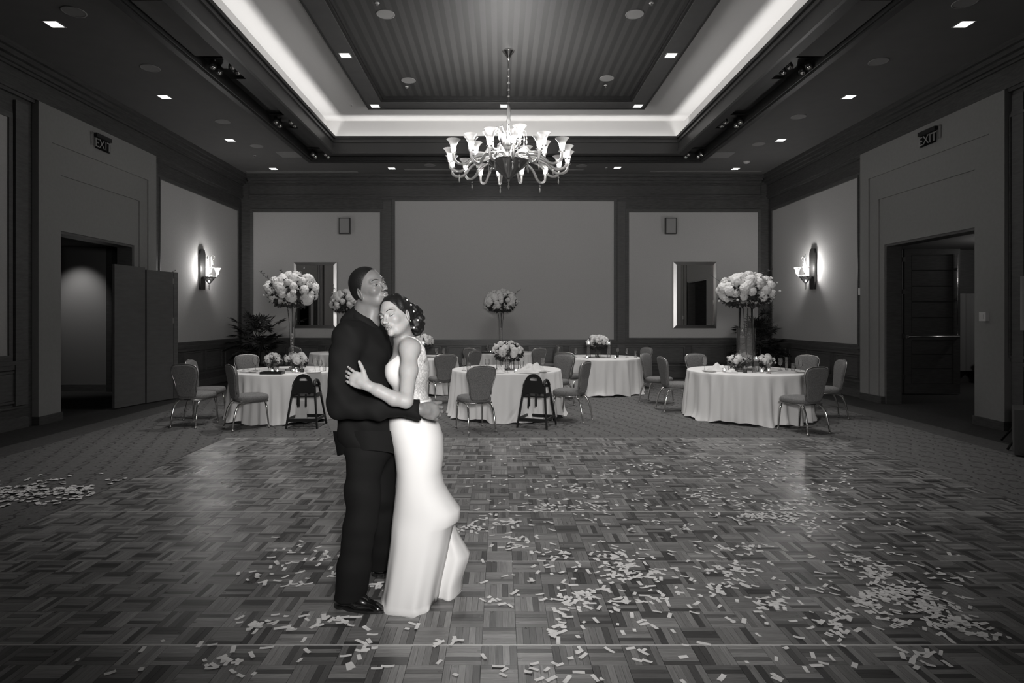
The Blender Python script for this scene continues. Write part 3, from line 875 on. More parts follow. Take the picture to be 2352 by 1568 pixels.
def arms(n, R0, zc, dip, ph, zs):
    for k in range(n):
        a = ph + 2 * PI * k / n + 0.05 * math.sin(k * 5.1)
        rr = R0 * (1 + 0.03 * math.sin(k * 3.7)); z1 = zc + 0.02 * math.sin(k * 2.3)
        prof = [(0.10, zs), (0.22, zs + 0.10), (0.36, zs + 0.13), (rr * 0.62, zs + 0.05), (rr * 0.78, z1 - dip * 0.9), (rr * 0.9, z1 - dip), (rr * 0.985, z1 - dip * 0.7), (rr, z1 - 0.05), (rr, z1)]
        pts = []
        for i in range(len(prof) - 1):          # Catmull-Rom along the arm
            p0, p1, p2, p3 = prof[max(i - 1, 0)], prof[i], prof[i + 1], prof[min(i + 2, len(prof) - 1)]
            for q in range(4):
                u = q / 4
                f = lambda j: 0.5 * (2 * p1[j] + (p2[j] - p0[j]) * u + (2 * p0[j] - 5 * p1[j] + 4 * p2[j] - p3[j]) * u * u + (3 * p1[j] - p0[j] - 3 * p2[j] + p3[j]) * u ** 3)
                r_, z_ = f(0), f(1)
                pts.append((r_ * math.cos(a), r_ * math.sin(a), z_))
        pts.append((rr * math.cos(a), rr * math.sin(a), z1))
        am = part('arm', MB().tube(pts, 0.024, 8), ARMG, ch)
        c = (rr * math.cos(a), rr * math.sin(a), z1)
        ob('cup_saucer', saucer_me, am, c)
        ob('glass_shade', cup_me, am, c, (0, 0, a))
        ob('bulb', bulb_me, am, c)
        if k % 2 == 0:
            q = pts[len(pts) * 5 // 9]
            drop((q[0], q[1], q[2] - 0.02), am, 1.0)
arms(16, 1.03, 4.27, 0.17, 0.11, 4.22)
arms(8, 0.66, 4.47, 0.10, 0.3, 4.34)
for k in range(12):
    a = 0.5 + k * PI / 6
    pts = [(0.06 * math.cos(a), 0.06 * math.sin(a), 4.45), (0.12 * math.cos(a), 0.12 * math.sin(a), 4.72), (0.22 * math.cos(a), 0.22 * math.sin(a), 4.84), (0.30 * math.cos(a), 0.30 * math.sin(a), 4.80), (0.31 * math.cos(a), 0.31 * math.sin(a), 4.72)]
    part('glass_leaf', MB().tube(pts, [0.016, 0.02, 0.016, 0.01, 0.004], 8), ARMG, ch)
    drop((0.31 * math.cos(a), 0.31 * math.sin(a), 4.72), ch, 0.9)
for k in range(10):
    a = 0.2 + k * PI / 5
    drop((0.345 * math.cos(a), 0.345 * math.sin(a), 4.26), ch, 1.0)

# ------------------------------------------------------------------ tables and cloths
def table(x, y, r, side, seed, color=None):
    t = thing('round_table', 'round table under ' + side, 'table', (x, y, 0))
    part('table_top', MB().lathe([(r - 0.02, 0.705), (r - 0.01, 0.715), (r - 0.01, 0.735), (r - 0.02, 0.74)], 48), WOODT, t)
    for a in (45, 135, 225, 315):
        part('leg', MB().tube([(r * 0.45 * math.cos(R(a)), r * 0.45 * math.sin(R(a)), 0.705), (r * 0.55 * math.cos(R(a)), r * 0.55 * math.sin(R(a)), 0)], 0.016), STEEL, t)
    part('leg_brace', MB().tube([(-r * 0.35, -r * 0.35, 0.3), (r * 0.35, -r * 0.35, 0.3)], 0.01).tube([(-r * 0.35, r * 0.35, 0.3), (r * 0.35, r * 0.35, 0.3)], 0.01), STEEL, t)
    rg = random.Random(seed)
    n = 200
    fr = [(rg.choice((11, 17, 19, 23, 27, 31, 35)), rg.uniform(0, 6.28), rg.uniform(0.3, 1.0)) for _ in range(6)]
    hw = [(k, rg.uniform(0, 6.28), rg.uniform(0.004, 0.016)) for k in (3, 5, 8, 13)]
    rings = []
    zs = [0.752, 0.7525, 0.752, 0.748, 0.735, 0.70, 0.64, 0.56, 0.46, 0.36, 0.26, 0.16, 0.08, 0.03, 0.004]
    for i, z in enumerate(zs):
        row = []
        for k in range(n):
            a = 2 * PI * k / n
            if i == 0: rr = 0.001
            elif i == 1: rr = r * 0.6
            elif i == 2: rr = r - 0.01
            elif i == 3: rr = r + 0.002
            else:
                f = (0.75 - z) / 0.75
                w_ = sum(A * math.sin(q * a + p + 0.8 * f * math.sin(3 * a + p)) for q, p, A in fr) / 2.2
                w_ = math.copysign(abs(w_) ** 0.8, w_)
                rr = r + 0.006 + 0.045 * f + 0.046 * min(1, f * 3.5) * w_ * (0.6 + 0.6 * f)
                if z < 0.1: rr += (0.1 - z) * 0.5 * (0.4 + 0.5 * math.sin(5 * a + seed))
                z2 = z
            zz = z
            if i > 9: zz = z + sum(A * math.sin(q * a + p) for q, p, A in hw) * (0.3 - z) / 0.3 + (0.02 * (0.3 - z) / 0.3)
            row.append((rr * math.cos(a), rr * math.sin(a), max(0.003, zz)))
        rings.append(row)
    m = MB().rings(rings, cap=False)
    single('tablecloth', m, CLOTH, side, 'tablecloth', (x, y, 0))
T = {'T1': (-3.49, 9.81, 0.82, 'pale floor-length cloth on the round table left of the couple', 1),
     'T2': (0.11, 10.06, 0.90, 'pale floor-length cloth on the round table under the chandelier', 2),
     'T3': (4.02, 9.82, 0.925, 'pale floor-length cloth on the round table at the right', 3),
     'T4': (2.13, 13.1, 0.90, 'pale cloth swept aside on the table behind the centre right chairs', 4),
     'T5': (-1.72, 13.1, 0.80, 'pale cloth on the table just behind the bride', 5),
     'T6': (0.15, 14.9, 0.78, 'pale cloth on the farthest centre table below the slim tall vase', 6),
     'T7': (-3.88, 14.9, 0.78, 'pale cloth on the far table behind the man, at the back left', 8)}
for k, v in T.items():
    table(*v[:3], v[3], v[4])

# ------------------------------------------------------------------ banquet chairs
def srect(cx, cy, a, b, e, n=28):
    out = []
    for k in range(n):
        t = 2 * PI * k / n
        c, s = math.cos(t), math.sin(t)
        out.append((cx + a * math.copysign(abs(c) ** e, c), cy + b * math.copysign(abs(s) ** e, s)))
    return out
def make_chair():
    t = thing('banquet_chair', 'x', 'chair')
    m = MB(); rs = []
    for z, k in ((0.405, 0.90), (0.41, 0.97), (0.43, 1.0), (0.46, 1.0), (0.482, 0.95), (0.492, 0.82), (0.496, 0.5)):
        rs.append([(x * (1 - 0.12 * (0.2 - y)), y, z) for x, y in srect(0, 0.02, 0.225 * k, 0.225 * k, 0.55)])
    m.rings(rs); part('seat', m, UPH, t)
    # back cushion: outline in local (x, z), thickness along y, leaning back
    out = []
    pr = [(0.0, 0.432), (0.09, 0.434), (0.135, 0.455), (0.155, 0.52), (0.158, 0.58), (0.172, 0.66), (0.198, 0.74), (0.212, 0.81), (0.205, 0.87), (0.175, 0.905), (0.11, 0.922), (0.0, 0.928)]
    out = pr + [(-x, z) for x, z in reversed(pr[1:-1])]
    def lean(x, z, d):
        k = (z - 0.47)
        return (x, -0.205 - 0.10 * k - 0.10 * k * k + d - 0.25 * x * x * -1.0, z)
    m = MB()
    rs = []
    for d, s in ((-0.028, 0.90), (-0.022, 0.97), (-0.008, 1.0), (0.008, 1.0), (0.024, 0.965), (0.034, 0.86), (0.038, 0.5)):
        rs.append([lean(x * s, 0.70 + (z - 0.70) * s, d) for x, z in out])
    m.rings(rs); part('backrest', m, UPH, t)
    arc = [lean(x, z, -0.012) for x, z in ([(x + 0.006 if x > 0 else x - 0.006, z) for x, z in pr[3:-1]] + [(0, 0.933)] + [(-x - 0.006, z) for x, z in reversed(pr[3:-1])])]
    part('back_frame', MB().tube(arc, 0.009, 6), STEEL, t)
    part('seat_frame', MB().tube([(-0.19, -0.17, 0.40), (-0.2, 0.2, 0.40), (0.2, 0.2, 0.40), (0.19, -0.17, 0.40), (-0.19, -0.17, 0.40)], 0.012, 6), STEEL, t)
    part('back_bracket', MB().box(-0.04, 0.04, -0.21, -0.14, 0.40, 0.408), BLACK, t)
    for s in (-1, 1):
        l = part('leg', MB().tube([(s * 0.185, 0.17, 0.41), (s * 0.195, 0.19, 0.3), (s * 0.205, 0.215, 0.02)], [0.015, 0.014, 0.011], 8), CHROME, t)
        part('foot_glide', MB().lathe([(0.014, 0), (0.014, 0.025)], 8, (s * 0.205, 0.2165, 0)), STEEL, l)
        l = part('leg', MB().tube([(s * 0.15, -0.06, 0.405), (s * 0.165, -0.14, 0.395), (s * 0.18, -0.20, 0.36), (s * 0.19, -0.24, 0.28), (s * 0.2, -0.27, 0.15), (s * 0.205, -0.29, 0.02)], [0.016, 0.017, 0.017, 0.015, 0.013, 0.012], 8), CHROME, t)
        part('foot_glide', MB().lathe([(0.015, 0), (0.015, 0.025)], 8, (s * 0.205, -0.2905, 0)), STEEL, l)
    return t
proto = None
# centre x, y, heading the sitter faces (degrees from +Y, positive turns to the left), label
CHAIRS = [
    (-4.54, 9.02, -10, 'banquet chair left of the left table, nearest the folded door panels, seen from behind'),
    (-4.68, 9.66, -82, 'banquet chair side-on to the left table, half hidden behind the leftmost chair'),
    (-3.66, 8.80, -50, 'banquet chair turned sideways in front of the left table, left of the wooden high chair'),
    (-4.46, 10.80, -142, 'banquet chair behind the left edge of the left table, only its back showing'),
    (-4.62, 14.2, -30, 'dim banquet chair at the far back left table beside the tall trumpet vase'),
    (-0.36, 8.66, 24, 'banquet chair in front of the centre table, seen from behind'),
    (1.10, 9.42, 62, 'banquet chair at the right side of the centre table, right of the high chair'),
    (1.02, 10.95, 140, 'banquet chair behind the right edge of the centre table'),
    (1.38, 12.0, -28, 'darker banquet chair with its back to us behind the right high chair, between two tables'),
    (3.12, 13.7, 112, 'banquet chair behind the right edge of the table with the swept cloth'),
    (-1.10, 11.4, 22, 'banquet chair with its back to us just right of the bride'),
    (-0.72, 12.5, 55, 'dim banquet chair behind the one right of the bride'),
    (-0.50, 13.75, -42, 'far banquet chair at the left front of the farthest centre table'),
    (0.72, 13.72, 40, 'far banquet chair at the right front of the farthest centre table'),
    (1.15, 14.75, 95, 'far banquet chair at the right side of the farthest centre table'),
    (3.05, 10.42, -85, 'banquet chair side-on at the left of the right table'),
    (2.98, 11.35, -128, 'banquet chair behind the side-on chair left of the right table'),
    (3.74, 11.1, -168, 'banquet chair behind the right table, left of the tall glass vase'),
    (5.33, 10.72, 125, 'banquet chair behind the right edge of the right table'),
    (5.25, 9.76, 80, 'banquet chair side-on at the far right, next to the wall portal'),
    (4.26, 8.52, 22, 'banquet chair in front of the right table, nearest the dance floor'),
    (-3.15, 13.9, 35, 'dim banquet chair in front of the far back left table, behind the man'),
    (-2.55, 12.3, -30, 'dim banquet chair in front of the table behind the bride, hidden by the couple'),
]
for i, (x, y, a, lab) in enumerate(CHAIRS):
    if i == 0:
        proto = make_chair(); proto.location = (x, y, 0); proto.rotation_euler = (0, 0, R(a)); proto['label'] = lab; proto['group'] = 'banquet chairs around the tables'
    else:
        dup(proto, (x, y, 0), R(a), lab, 'banquet chairs around the tables')

# ------------------------------------------------------------------ wooden high chairs
def high_chair(x, y, a, label):
    t = thing('high_chair', label, 'high chair', (x, y, 0), R(a), 'black restaurant high chairs')
    hb = 0.79
    # back arch panel with hand hole, faces -y; the chair faces +y
    outer = []; inner = []
    n = 24
    for k in range(n + 1):
        an = PI - PI * k / n
        outer.append((0.135 * math.cos(an), 0.635 + 0.15 * math.sin(an)))
        inner.append((0.06 * math.cos(an), 0.70 + 0.032 * math.sin(an)))
    outer = [(-0.155, 0.50)] + outer + [(0.155, 0.50)]
    inner = [(-0.06, 0.685)] + inner + [(0.06, 0.685)]
    def plate2(o_, i_, y0, y1):
        m = MB(); N = len(o_)
        for (yy_) in (y0, y1):
            m.v += [(p[0], yy_, p[1]) for p in o_] + [(p[0], yy_, p[1]) for p in i_]
        def q(*f): m.f.append(f); m.sm.append(False)
        for k in range(N - 1):
            q(k, k + 1, N + k + 1, N + k); q(2 * N + k, 3 * N + k, 3 * N + k + 1, 2 * N + k + 1)
            q(k, 2 * N + k, 2 * N + k + 1, k + 1); q(N + k, N + k + 1, 3 * N + k + 1, 3 * N + k)
        q(0, N, 3 * N, 2 * N); q(N - 1, 3 * N - 1, 4 * N - 1, 2 * N - 1)
        m.f.append((0, N, 2 * N - 1, N - 1)); m.sm.append(False)
        m.f.append((2 * N, 3 * N - 1, 4 * N - 1, 3 * N)); m.sm.append(False)
        o2 = len(m.v)
        return m
    m = plate2(outer, inner, -0.165, -0.14)
    part('backrest', m, BLACKW, t)
    for s in (-1, 1):
        # side panel: an inverted V of two legs meeting in a rounded top
        for (yt, yb) in ((-0.12, -0.235), (0.10, 0.235)):
            p0 = Vector((s * 0.155, yt, 0.60)); p1 = Vector((s * 0.225, yb, 0.0))
            m = MB(); rs = []
            for p, wq in ((p0, 0.024), (p0.lerp(p1, 0.5), 0.02), (p1, 0.017)):
                rs.append([(p.x - 0.011, p.y - wq, p.z), (p.x + 0.011, p.y - wq, p.z), (p.x + 0.011, p.y + wq, p.z), (p.x - 0.011, p.y + wq, p.z)])
            m.rings(rs, smooth=False); part('leg', m, BLACKW, t)
        arc = [(s * (0.155 - 0.012 * math.sin(PI * k / 10)), -0.12 * math.cos(PI * k / 10) - 0.01, 0.60 + 0.085 * math.sin(PI * k / 10)) for k in range(11)]
        part('side_arch', MB().tube(arc, 0.021, 8), BLACKW, t)
        part('side_rail', MB().box(s * 0.175 - 0.01, s * 0.175 + 0.01, -0.14, 0.13, 0.44, 0.50), BLACKW, t)
        part('side_stretcher', MB().box(s * 0.21 - 0.01, s * 0.21 + 0.01, -0.21, 0.21, 0.11, 0.15), BLACKW, t)
    part('seat', MB().box(-0.16, 0.16, -0.14, 0.13, 0.44, 0.462), BLACKW, t)
    part('front_bar', MB().box(-0.165, 0.165, 0.10, 0.125, 0.575, 0.615), BLACKW, t)
    part('crotch_post', MB().box(-0.02, 0.02, 0.105, 0.122, 0.46, 0.58), BLACKW, t)
    part('cross_rail', MB().box(-0.20, 0.20, -0.225, -0.195, 0.10, 0.145), BLACKW, t)
    part('cross_rail', MB().box(-0.20, 0.20, 0.195, 0.225, 0.10, 0.145), BLACKW, t)
    for s in (-1, 1):
        part('strap', MB().box(s * 0.05 - 0.014, s * 0.05 + 0.014, -0.20, -0.192, 0.32, 0.50), BLACK, t)
    return t
high_chair(-2.86, 8.93, 0, 'black wooden high chair in front of the left table')
high_chair(0.55, 8.93, -22, 'black wooden high chair in front of the centre table')

# ------------------------------------------------------------------ flowers
def bloom_mesh(seed, rose=False):
    rg = random.Random(seed)
    bm = bmesh.new()
    bmesh.ops.create_icosphere(bm, subdivisions=4, radius=1.0)
    cs = [Vector((rg.gauss(0, 1), rg.gauss(0, 1), rg.gauss(0, 1))).normalized() for _ in range(16 if rose else 100)]
    for v in bm.verts:
        d = v.co.normalized()
        ds = sorted((d - c).length for c in cs)
        v.co = d * (1.0 + (0.22 if rose else 0.17) * min(1.0, (ds[1] - ds[0]) * (3.0 if rose else 9.0)) - 0.16)
        v.co.z *= 0.85
    me = bpy.data.meshes.new('bloom'); bm.to_mesh(me); bm.free()
    me.polygons.foreach_set('use_smooth', [not rose] * len(me.polygons))
    me.materials.append(BLOOM)
    return me
BL = [bloom_mesh(1), bloom_mesh(2), bloom_mesh(3), bloom_mesh(4, True), bloom_mesh(5, True)]
def leaves(m, c, rad, n, rg, size, zs=0.7, low=-0.5):
    for _ in range(n):
        d = Vector((rg.gauss(0, 1), rg.gauss(0, 1), rg.gauss(0, 0.8)))
        if d.length < 0.1: continue
        d.normalize()
        if d.z < low: d.z = low
        p = Vector(c) + Vector((d.x * rad, d.y * rad, d.z * rad * zs))
        out = (d + Vector((rg.uniform(-.5, .5), rg.uniform(-.5, .5), rg.uniform(-.4, .4)))).normalized()
        sd = out.cross(Vector((rg.gauss(0, 1), rg.gauss(0, 1), rg.gauss(0, 1)))).normalized() * size * 0.32
        L = size * rg.uniform(0.7, 1.3)
        m.add([p, p + out * L * .5 + sd, p + out * L, p + out * L * .5 - sd], [(0, 1, 2, 3)])
def bouquet(x, y, z, rw, rh, nb, seed, label, sprigs=2, bs=(0.068, 0.112), group='white flower arrangements', low=-0.55):
    rg = random.Random(seed)
    t = thing('flower_arrangement', label, 'flowers', (x, y, z), 0, group)
    m = MB()
    m.ball((0, 0, 0), 1, 14, 10)
    m.v = [(a * rw * 0.54, b * rw * 0.54, c * rh * 0.5) for a, b, c in m.v]
    leaves(m, (0, 0, -0.02), rw * 0.74, int(620 * rw / 0.45), rg, 0.075 * (rw / 0.45) ** .5, rh / rw, -0.8)
    part('foliage', m, LEAF, t, kind='stuff')
    for s in range(sprigs):
        a = rg.uniform(0, 6.28); ez = rg.uniform(0.35, 0.7) * rh
        q = MB()
        p0 = Vector((rw * .7 * math.cos(a), rw * .7 * math.sin(a), ez)); p1 = Vector((rw * 1.2 * math.cos(a), rw * 1.2 * math.sin(a), ez + rh * .6))
        q.tube([p0, p0.lerp(p1, .5), p1], 0.003, 5)
        for i in range(9):
            pp = p0.lerp(p1, i / 9)
            dd = Vector((rg.uniform(-1, 1), rg.uniform(-1, 1), rg.uniform(-.3, 1))).normalized()
            sd = dd.cross((p1 - p0).normalized()) * .012
            q.add([pp, pp + dd * .025 + sd, pp + dd * .055, pp + dd * .025 - sd], [(0, 1, 2, 3)])
        part('sprig', q, LEAF, t)
    # blooms spread over the dome
    k = 0; ga = 2.399963
    for i in range(nb):
        zf = 1 - (i + 0.5) / nb * (1 - low)
        th = i * ga + rg.uniform(-.25, .25)
        rxy = math.sqrt(max(0, 1 - zf * zf))
        r = rg.uniform(*bs)
        ro = rg.random() < 0.3
        if ro: r *= 0.62
        j = rg.uniform(0.84, 1.0)
        p = (rxy * math.cos(th) * (rw - r * .8) * j, rxy * math.sin(th) * (rw - r * .8) * j, zf * (rh - r * .6) * j)
        o = ob('bloom', rg.choice(BL[3:] if ro else BL[:3]), t, p, (rg.uniform(0, 6), rg.uniform(0, 6), rg.uniform(0, 6)))
        o.scale = (r, r, r)
        if ro: pass
    for i in range(int(nb * 0.22)):
        d = Vector((rg.gauss(0, 1), rg.gauss(0, 1), rg.gauss(0, .7))).normalized()
        if d.z < -0.6: d.z = -0.6
        r = rg.uniform(0.014, 0.022)
        o = ob('bud', BL[3], t, (d.x * rw * 1.03, d.y * rw * 1.03, d.z * rh * 1.03)); o.scale = (r, r, r)
    return t
bouquet(-3.38, 9.81, 2.04, 0.44, 0.33, 62, 11, 'big ball of white hydrangeas on the trumpet vase at the left table', 3)
bouquet(4.02, 9.85, 2.04, 0.49, 0.31, 70, 12, 'big ball of white hydrangeas on the glass cylinder vase at the right table', 3)
bouquet(0.03, 14.9, 2.0, 0.44, 0.31, 56, 13, 'ball of white flowers on the slim vase at the farthest centre table', 1)
bouquet(-3.78, 14.9, 2.0, 0.45, 0.33, 56, 14, 'ball of white flowers behind the head of the man, at the far left table', 1)
def low_vase(x, y, r, h, label):
    t = thing('flower_vase', label, 'vase', (x, y, 0.754))
    part('glass_body', MB().lathe([(r * .8, 0), (r, 0.01), (r, h)], 20, cap=False), VASEG, t)
    part('base', MB().lathe([(r * .8, 0.0), (r * .8, 0.008)], 20), VASEG, t)
    m = MB()
    for k in range(7):
        a = k * .9
        m.tube([(r * .5 * math.cos(a), r * .5 * math.sin(a), 0.01), (r * .7 * math.cos(a + 2), r * .7 * math.sin(a + 2), h)], 0.004, 5)
    part('stems', m, LEAF, t)
def low_flowers(x, y, z, rw, rh, nb, seed, label):
    bouquet(x, y, z, rw, rh, nb, seed, label, 0, (0.05, 0.075), 'low white centrepieces', -0.2)
low_vase(0.14, 9.9, 0.055, 0.14, 'low glass vase under the white centrepiece on the centre table')
low_flowers(0.14, 9.9, 1.05, 0.28, 0.17, 32, 21, 'low mound of white flowers in the middle of the centre table')
low_vase(2.11, 13.0, 0.055, 0.15, 'low glass vase under the centrepiece on the table with the swept cloth')
low_flowers(2.11, 13.0, 1.07, 0.25, 0.17, 28, 22, 'low mound of white flowers on the table with the swept cloth')
low_vase(-1.66, 13.0, 0.055, 0.15, 'low glass vase on the table behind the bride')
low_flowers(-1.66, 13.0, 1.08, 0.25, 0.17, 28, 23, 'low mound of white flowers on the table behind the bride')
for i, (dx, dy, rw) in enumerate(((-0.2, -0.12, 0.15), (0.17, -0.08, 0.14), (-0.02, 0.2, 0.15))):
    s = ('front left of', 'front right of', 'behind')[i]
    low_flowers(-3.38 + dx * 1.1, 9.7 + dy, 0.93, rw, 0.11, 9, 30 + i, f'small white posy {s} the trumpet vase')
    low_vase(-3.38 + dx * 1.1, 9.7 + dy, 0.04, 0.09, f'small glass vase of the posy {s} the trumpet vase')
    low_flowers(4.02 + dx * 1.3, 9.7 + dy, 0.92, rw, 0.11, 9, 40 + i, f'small white posy {s} the glass cylinder vase')
    low_vase(4.02 + dx * 1.3, 9.7 + dy, 0.04, 0.08, f'small glass vase of the posy {s} the glass cylinder vase')

# tall vases
def trumpet(x, y, label, H=1.02, rt=0.082):
    t = thing('trumpet_vase', label, 'vase', (x, y, 0.754))
    part('glass_trumpet', MB().lathe([(0.03, 0.10), (0.032, 0.3), (0.038, 0.55), (0.05, 0.78), (0.068, H - 0.06), (rt, H), (rt + 0.004, H + 0.004)], 28, cap=False), VASEG, t)
    part('glass_foot', MB().lathe([(0.11, 0), (0.11, 0.01), (0.05, 0.03), (0.03, 0.06), (0.045, 0.08), (0.03, 0.10)], 28), VASEG, t)
    m = MB()
    rg = random.Random(5)
    for k in range(11):
        m.ball((rg.uniform(-.016, .016), rg.uniform(-.016, .016), 0.12 + k * 0.045), 0.013, 8, 5)
    part('crystal_bead', m, mat('crystal_beads', 0.8, 0.05, 0.6), t, kind='stuff')
    part('stem', MB().tube([(0, 0, 0.6), (0.01, 0, H)], 0.008, 6).tube([(0.02, 0, 0.7), (-0.01, 0.02, H)], 0.006, 6), LEAF, t)
trumpet(-3.38, 9.81, 'tall clear trumpet vase on the left table')
trumpet(0.03, 14.9, 'slim tall clear vase with crystal beads on the farthest centre table', 0.98, 0.075)
trumpet(-3.78, 14.9, 'tall clear vase on the far left table, mostly behind the man', 0.98, 0.075)
t = thing('cylinder_vase', 'wide tall clear cylinder vase on the right table', 'vase', (4.02, 9.85, 0.754))
part('outer_glass', MB().lathe([(0.145, 0), (0.145, 0.68)], 32, cap=False), GLASS, t)
part('inner_glass', MB().lathe([(0.112, 0.02), (0.112, 1.02), (0.108, 1.02)], 32, cap=False), VASEG, t)
part('base', MB().lathe([(0.145, 0.0), (0.145, 0.02)], 32), GLASS, t)
part('bright_rod', MB().tube([(-0.01, -0.105, 0.62), (-0.01, -0.105, 1.0)], 0.008), CHROME, t)
part('stem', MB().tube([(0, 0, 0.02), (0.03, 0, 1.0)], 0.008, 6).tube([(0.03, 0.02, 0.02), (-0.04, 0, 1.0)], 0.006, 6), LEAF, t)

# table ware
wg_me = None
def wine_glass(x, y, label, s=1.0, water=True, z=0.754, g='stemmed glasses'):
    t = thing('wine_glass', label, 'glass', (x, y, z), 0, g)
    part('foot_and_stem', MB().lathe([(0.035 * s, 0), (0.034 * s, 0.004), (0.006, 0.012), (0.004, 0.05 * s), (0.005, 0.075 * s)], 18), GLASS, t)
    part('glass_bowl', MB().lathe([(0.005, 0.075 * s), (0.028 * s, 0.095 * s), (0.038 * s, 0.125 * s), (0.037 * s, 0.165 * s), (0.031 * s, 0.195 * s)], 18, cap=False), GLASS, t)
    if water: part('water', MB().lathe([(0.004, 0.08 * s), (0.026 * s, 0.097 * s), (0.035 * s, 0.125 * s)], 18), WATER, t)
def tumbler(x, y, label, h=0.12, r=0.033, m=None, z=0.754):
    t = thing('tumbler', label, 'glass', (x, y, z), 0, 'straight glasses')
    part('glass_wall', MB().lathe([(r * .85, 0), (r, h)], 18, cap=False), GLASS, t)
    part('drink', MB().lathe([(r * .82, 0.006), (r * .93, h * .6)], 16), m or WATER, t)
def votive(x, y, label, z=0.754):
    t = thing('votive_candle', label, 'candle', (x, y, z), 0, 'votive candles')
    part('holder', MB().lathe([(0.026, 0), (0.03, 0.06)], 16, cap=False), GLASS, t)
    part('wax', MB().lathe([(0.024, 0.002), (0.024, 0.025)], 14), WAX, t)
    part('flame', MB().lathe([(0.001, 0.026), (0.007, 0.034), (0.005, 0.045), (0.0005, 0.056)], 8), FLAME, t)
def floater(x, y, h, label):
    t = thing('floating_candle', label, 'candle', (x, y, 0.754), 0, 'floating candles in glass cylinders')
    part('glass_cylinder', MB().lathe([(0.045, 0), (0.045, h)], 22, cap=False), GLASS, t)
    part('base', MB().lathe([(0.045, 0), (0.045, 0.01)], 22), GLASS, t)
    part('water', MB().lathe([(0.043, 0.011), (0.043, h - 0.07)], 20), WATER, t)
    part('wax', MB().lathe([(0.03, h - 0.075), (0.038, h - 0.06), (0.036, h - 0.045), (0.01, h - 0.04)], 18), WAX, t)
    part('flame', MB().lathe([(0.001, h - 0.04), (0.008, h - 0.03), (0.006, h - 0.018), (0.0005, h - 0.004)], 8), FLAME, t)
def dplate(x, y, label, r=0.13):
    t = thing('dinner_plate', label, 'plate', (x, y, 0.754), 0, 'white plates')
    part('well', MB().lathe([(r * .6, 0.0), (r * .62, 0.003), (r * .62, 0.005), (0.001, 0.006)], 28), PORC, t)
    part('rim', MB().lathe([(r * .6, 0.001), (r * .8, 0.009), (r, 0.016), (r, 0.018), (r * .8, 0.012), (r * .62, 0.005)], 28, cap=False), PORC, t)
def napkin(x, y, label, s=0.11, h=0.06, seed=1, rz=0.0, hold=None):
    rg = random.Random(seed)
    n = 14; vs = []; fs = []
    ph = [rg.uniform(0, 6.28) for _ in range(4)]
    for i in range(n + 1):
        for j in range(n + 1):
            u, v = i / n * 2 - 1, j / n * 2 - 1
            e = max(0, 1 - (abs(u) ** 2.4 + abs(v) ** 2.4)) ** .7
            z = h * e * (0.7 + .35 * math.sin(5 * u + ph[0]) * math.cos(4 * v + ph[1])) + 0.012 * e * math.sin(11 * u + 9 * v + ph[2])
            vs.append((u * s * (1 + .12 * math.sin(4 * v + ph[3])), v * s * .8, max(0.002, z)))
    for i in range(n):
        for j in range(n):
            a = i * (n + 1) + j
            fs.append((a, a + 1, a + n + 2, a + n + 1))
    m = MB(); m.add(vs, fs, True)
    single('napkin', m, NAPKIN, label, 'napkin', (x, y, 0.7545), rz)
def cutlery(x, y, rz, label):
    t = thing('fork', label, 'fork', (x, y, 0.755), rz, 'forks left on the tables')
    part('handle', MB().cbox((0, -0.03, 0.003), (0.008, 0.12, 0.003)), CHROME, t)
    part('head', MB().cbox((0, 0.05, 0.004), (0.022, 0.035, 0.003)), CHROME, t)
    for k in range(4): part('tine', MB().cbox((-0.009 + k * .006, 0.085, 0.005), (0.003, 0.04, 0.002)), CHROME, t)

tl = 'on the left table'; tc_ = 'on the centre table'; tr_ = 'on the right table'
wine_glass(-3.93, 9.70, 'large stemmed glass near the left rim of the left table', 1.15, False)
wine_glass(-3.62, 9.45, 'slender stemmed glass left of the posies on the left table', 0.95)
wine_glass(-2.98, 9.72, 'stemmed water glass right of the posies on the left table')
wine_glass(-2.84, 9.52, 'stemmed glass by the drinking straw on the left table', 0.95)
tumbler(-3.08, 9.40, 'dark small tumbler at the right of the left table', 0.10, 0.036, mat('dark_drink', 0.015, 0.2))
tumbler(-2.80, 9.62, 'narrow glass with a dark straw at the right of the left table', 0.13, 0.03)
votive(-3.52, 9.32, 'lit votive candle left of the black tray on the left table')
votive(-3.40, 9.22, 'lit votive candle at the middle of the black tray on the left table')
votive(-3.20, 9.36, 'lit votive candle right of the black tray on the left table')
votive(-3.12, 9.26, 'lit votive candle nearest the dark tumbler on the left table')
floater(-3.58, 9.62, 0.25, 'tall floating candle at the left of the trumpet vase foot')
floater(-3.19, 9.62, 0.26, 'tall floating candle at the right of the trumpet vase foot')
dplate(-2.88, 9.32, 'plate with used cutlery at the right of the left table')
dplate(-3.83, 9.42, 'empty side plate at the left of the left table', 0.09)
napkin(-3.98, 9.48, 'crumpled napkin at the left rim of the left table', 0.09, 0.05, 3)
napkin(-3.72, 9.35, 'small crumpled napkin beside the slender glass on the left table', 0.06, 0.04, 4)
napkin(-2.86, 9.34, 'folded napkin lying on the plate at the right of the left table', 0.08, 0.045, 7)
cutlery(-3.0, 9.18, 1.2, 'fork lying near the front rim of the left table')
bt = thing('billfold_tray', 'flat black tray on the front of the left table', 'tray', (-3.44, 9.12, 0.754))
part('tray_base', MB().box(-0.16, 0.16, -0.07, 0.07, 0, 0.008), BLACK, bt)
m = MB(); m.box(-0.165, 0.165, -0.075, -0.07, 0, 0.035); m.box(-0.165, 0.165, 0.07, 0.075, 0, 0.035); m.box(-0.165, -0.16, -0.07, 0.07, 0, 0.035); m.box(0.16, 0.165, -0.07, 0.07, 0, 0.035)
part('tray_wall', m, BLACK, bt)

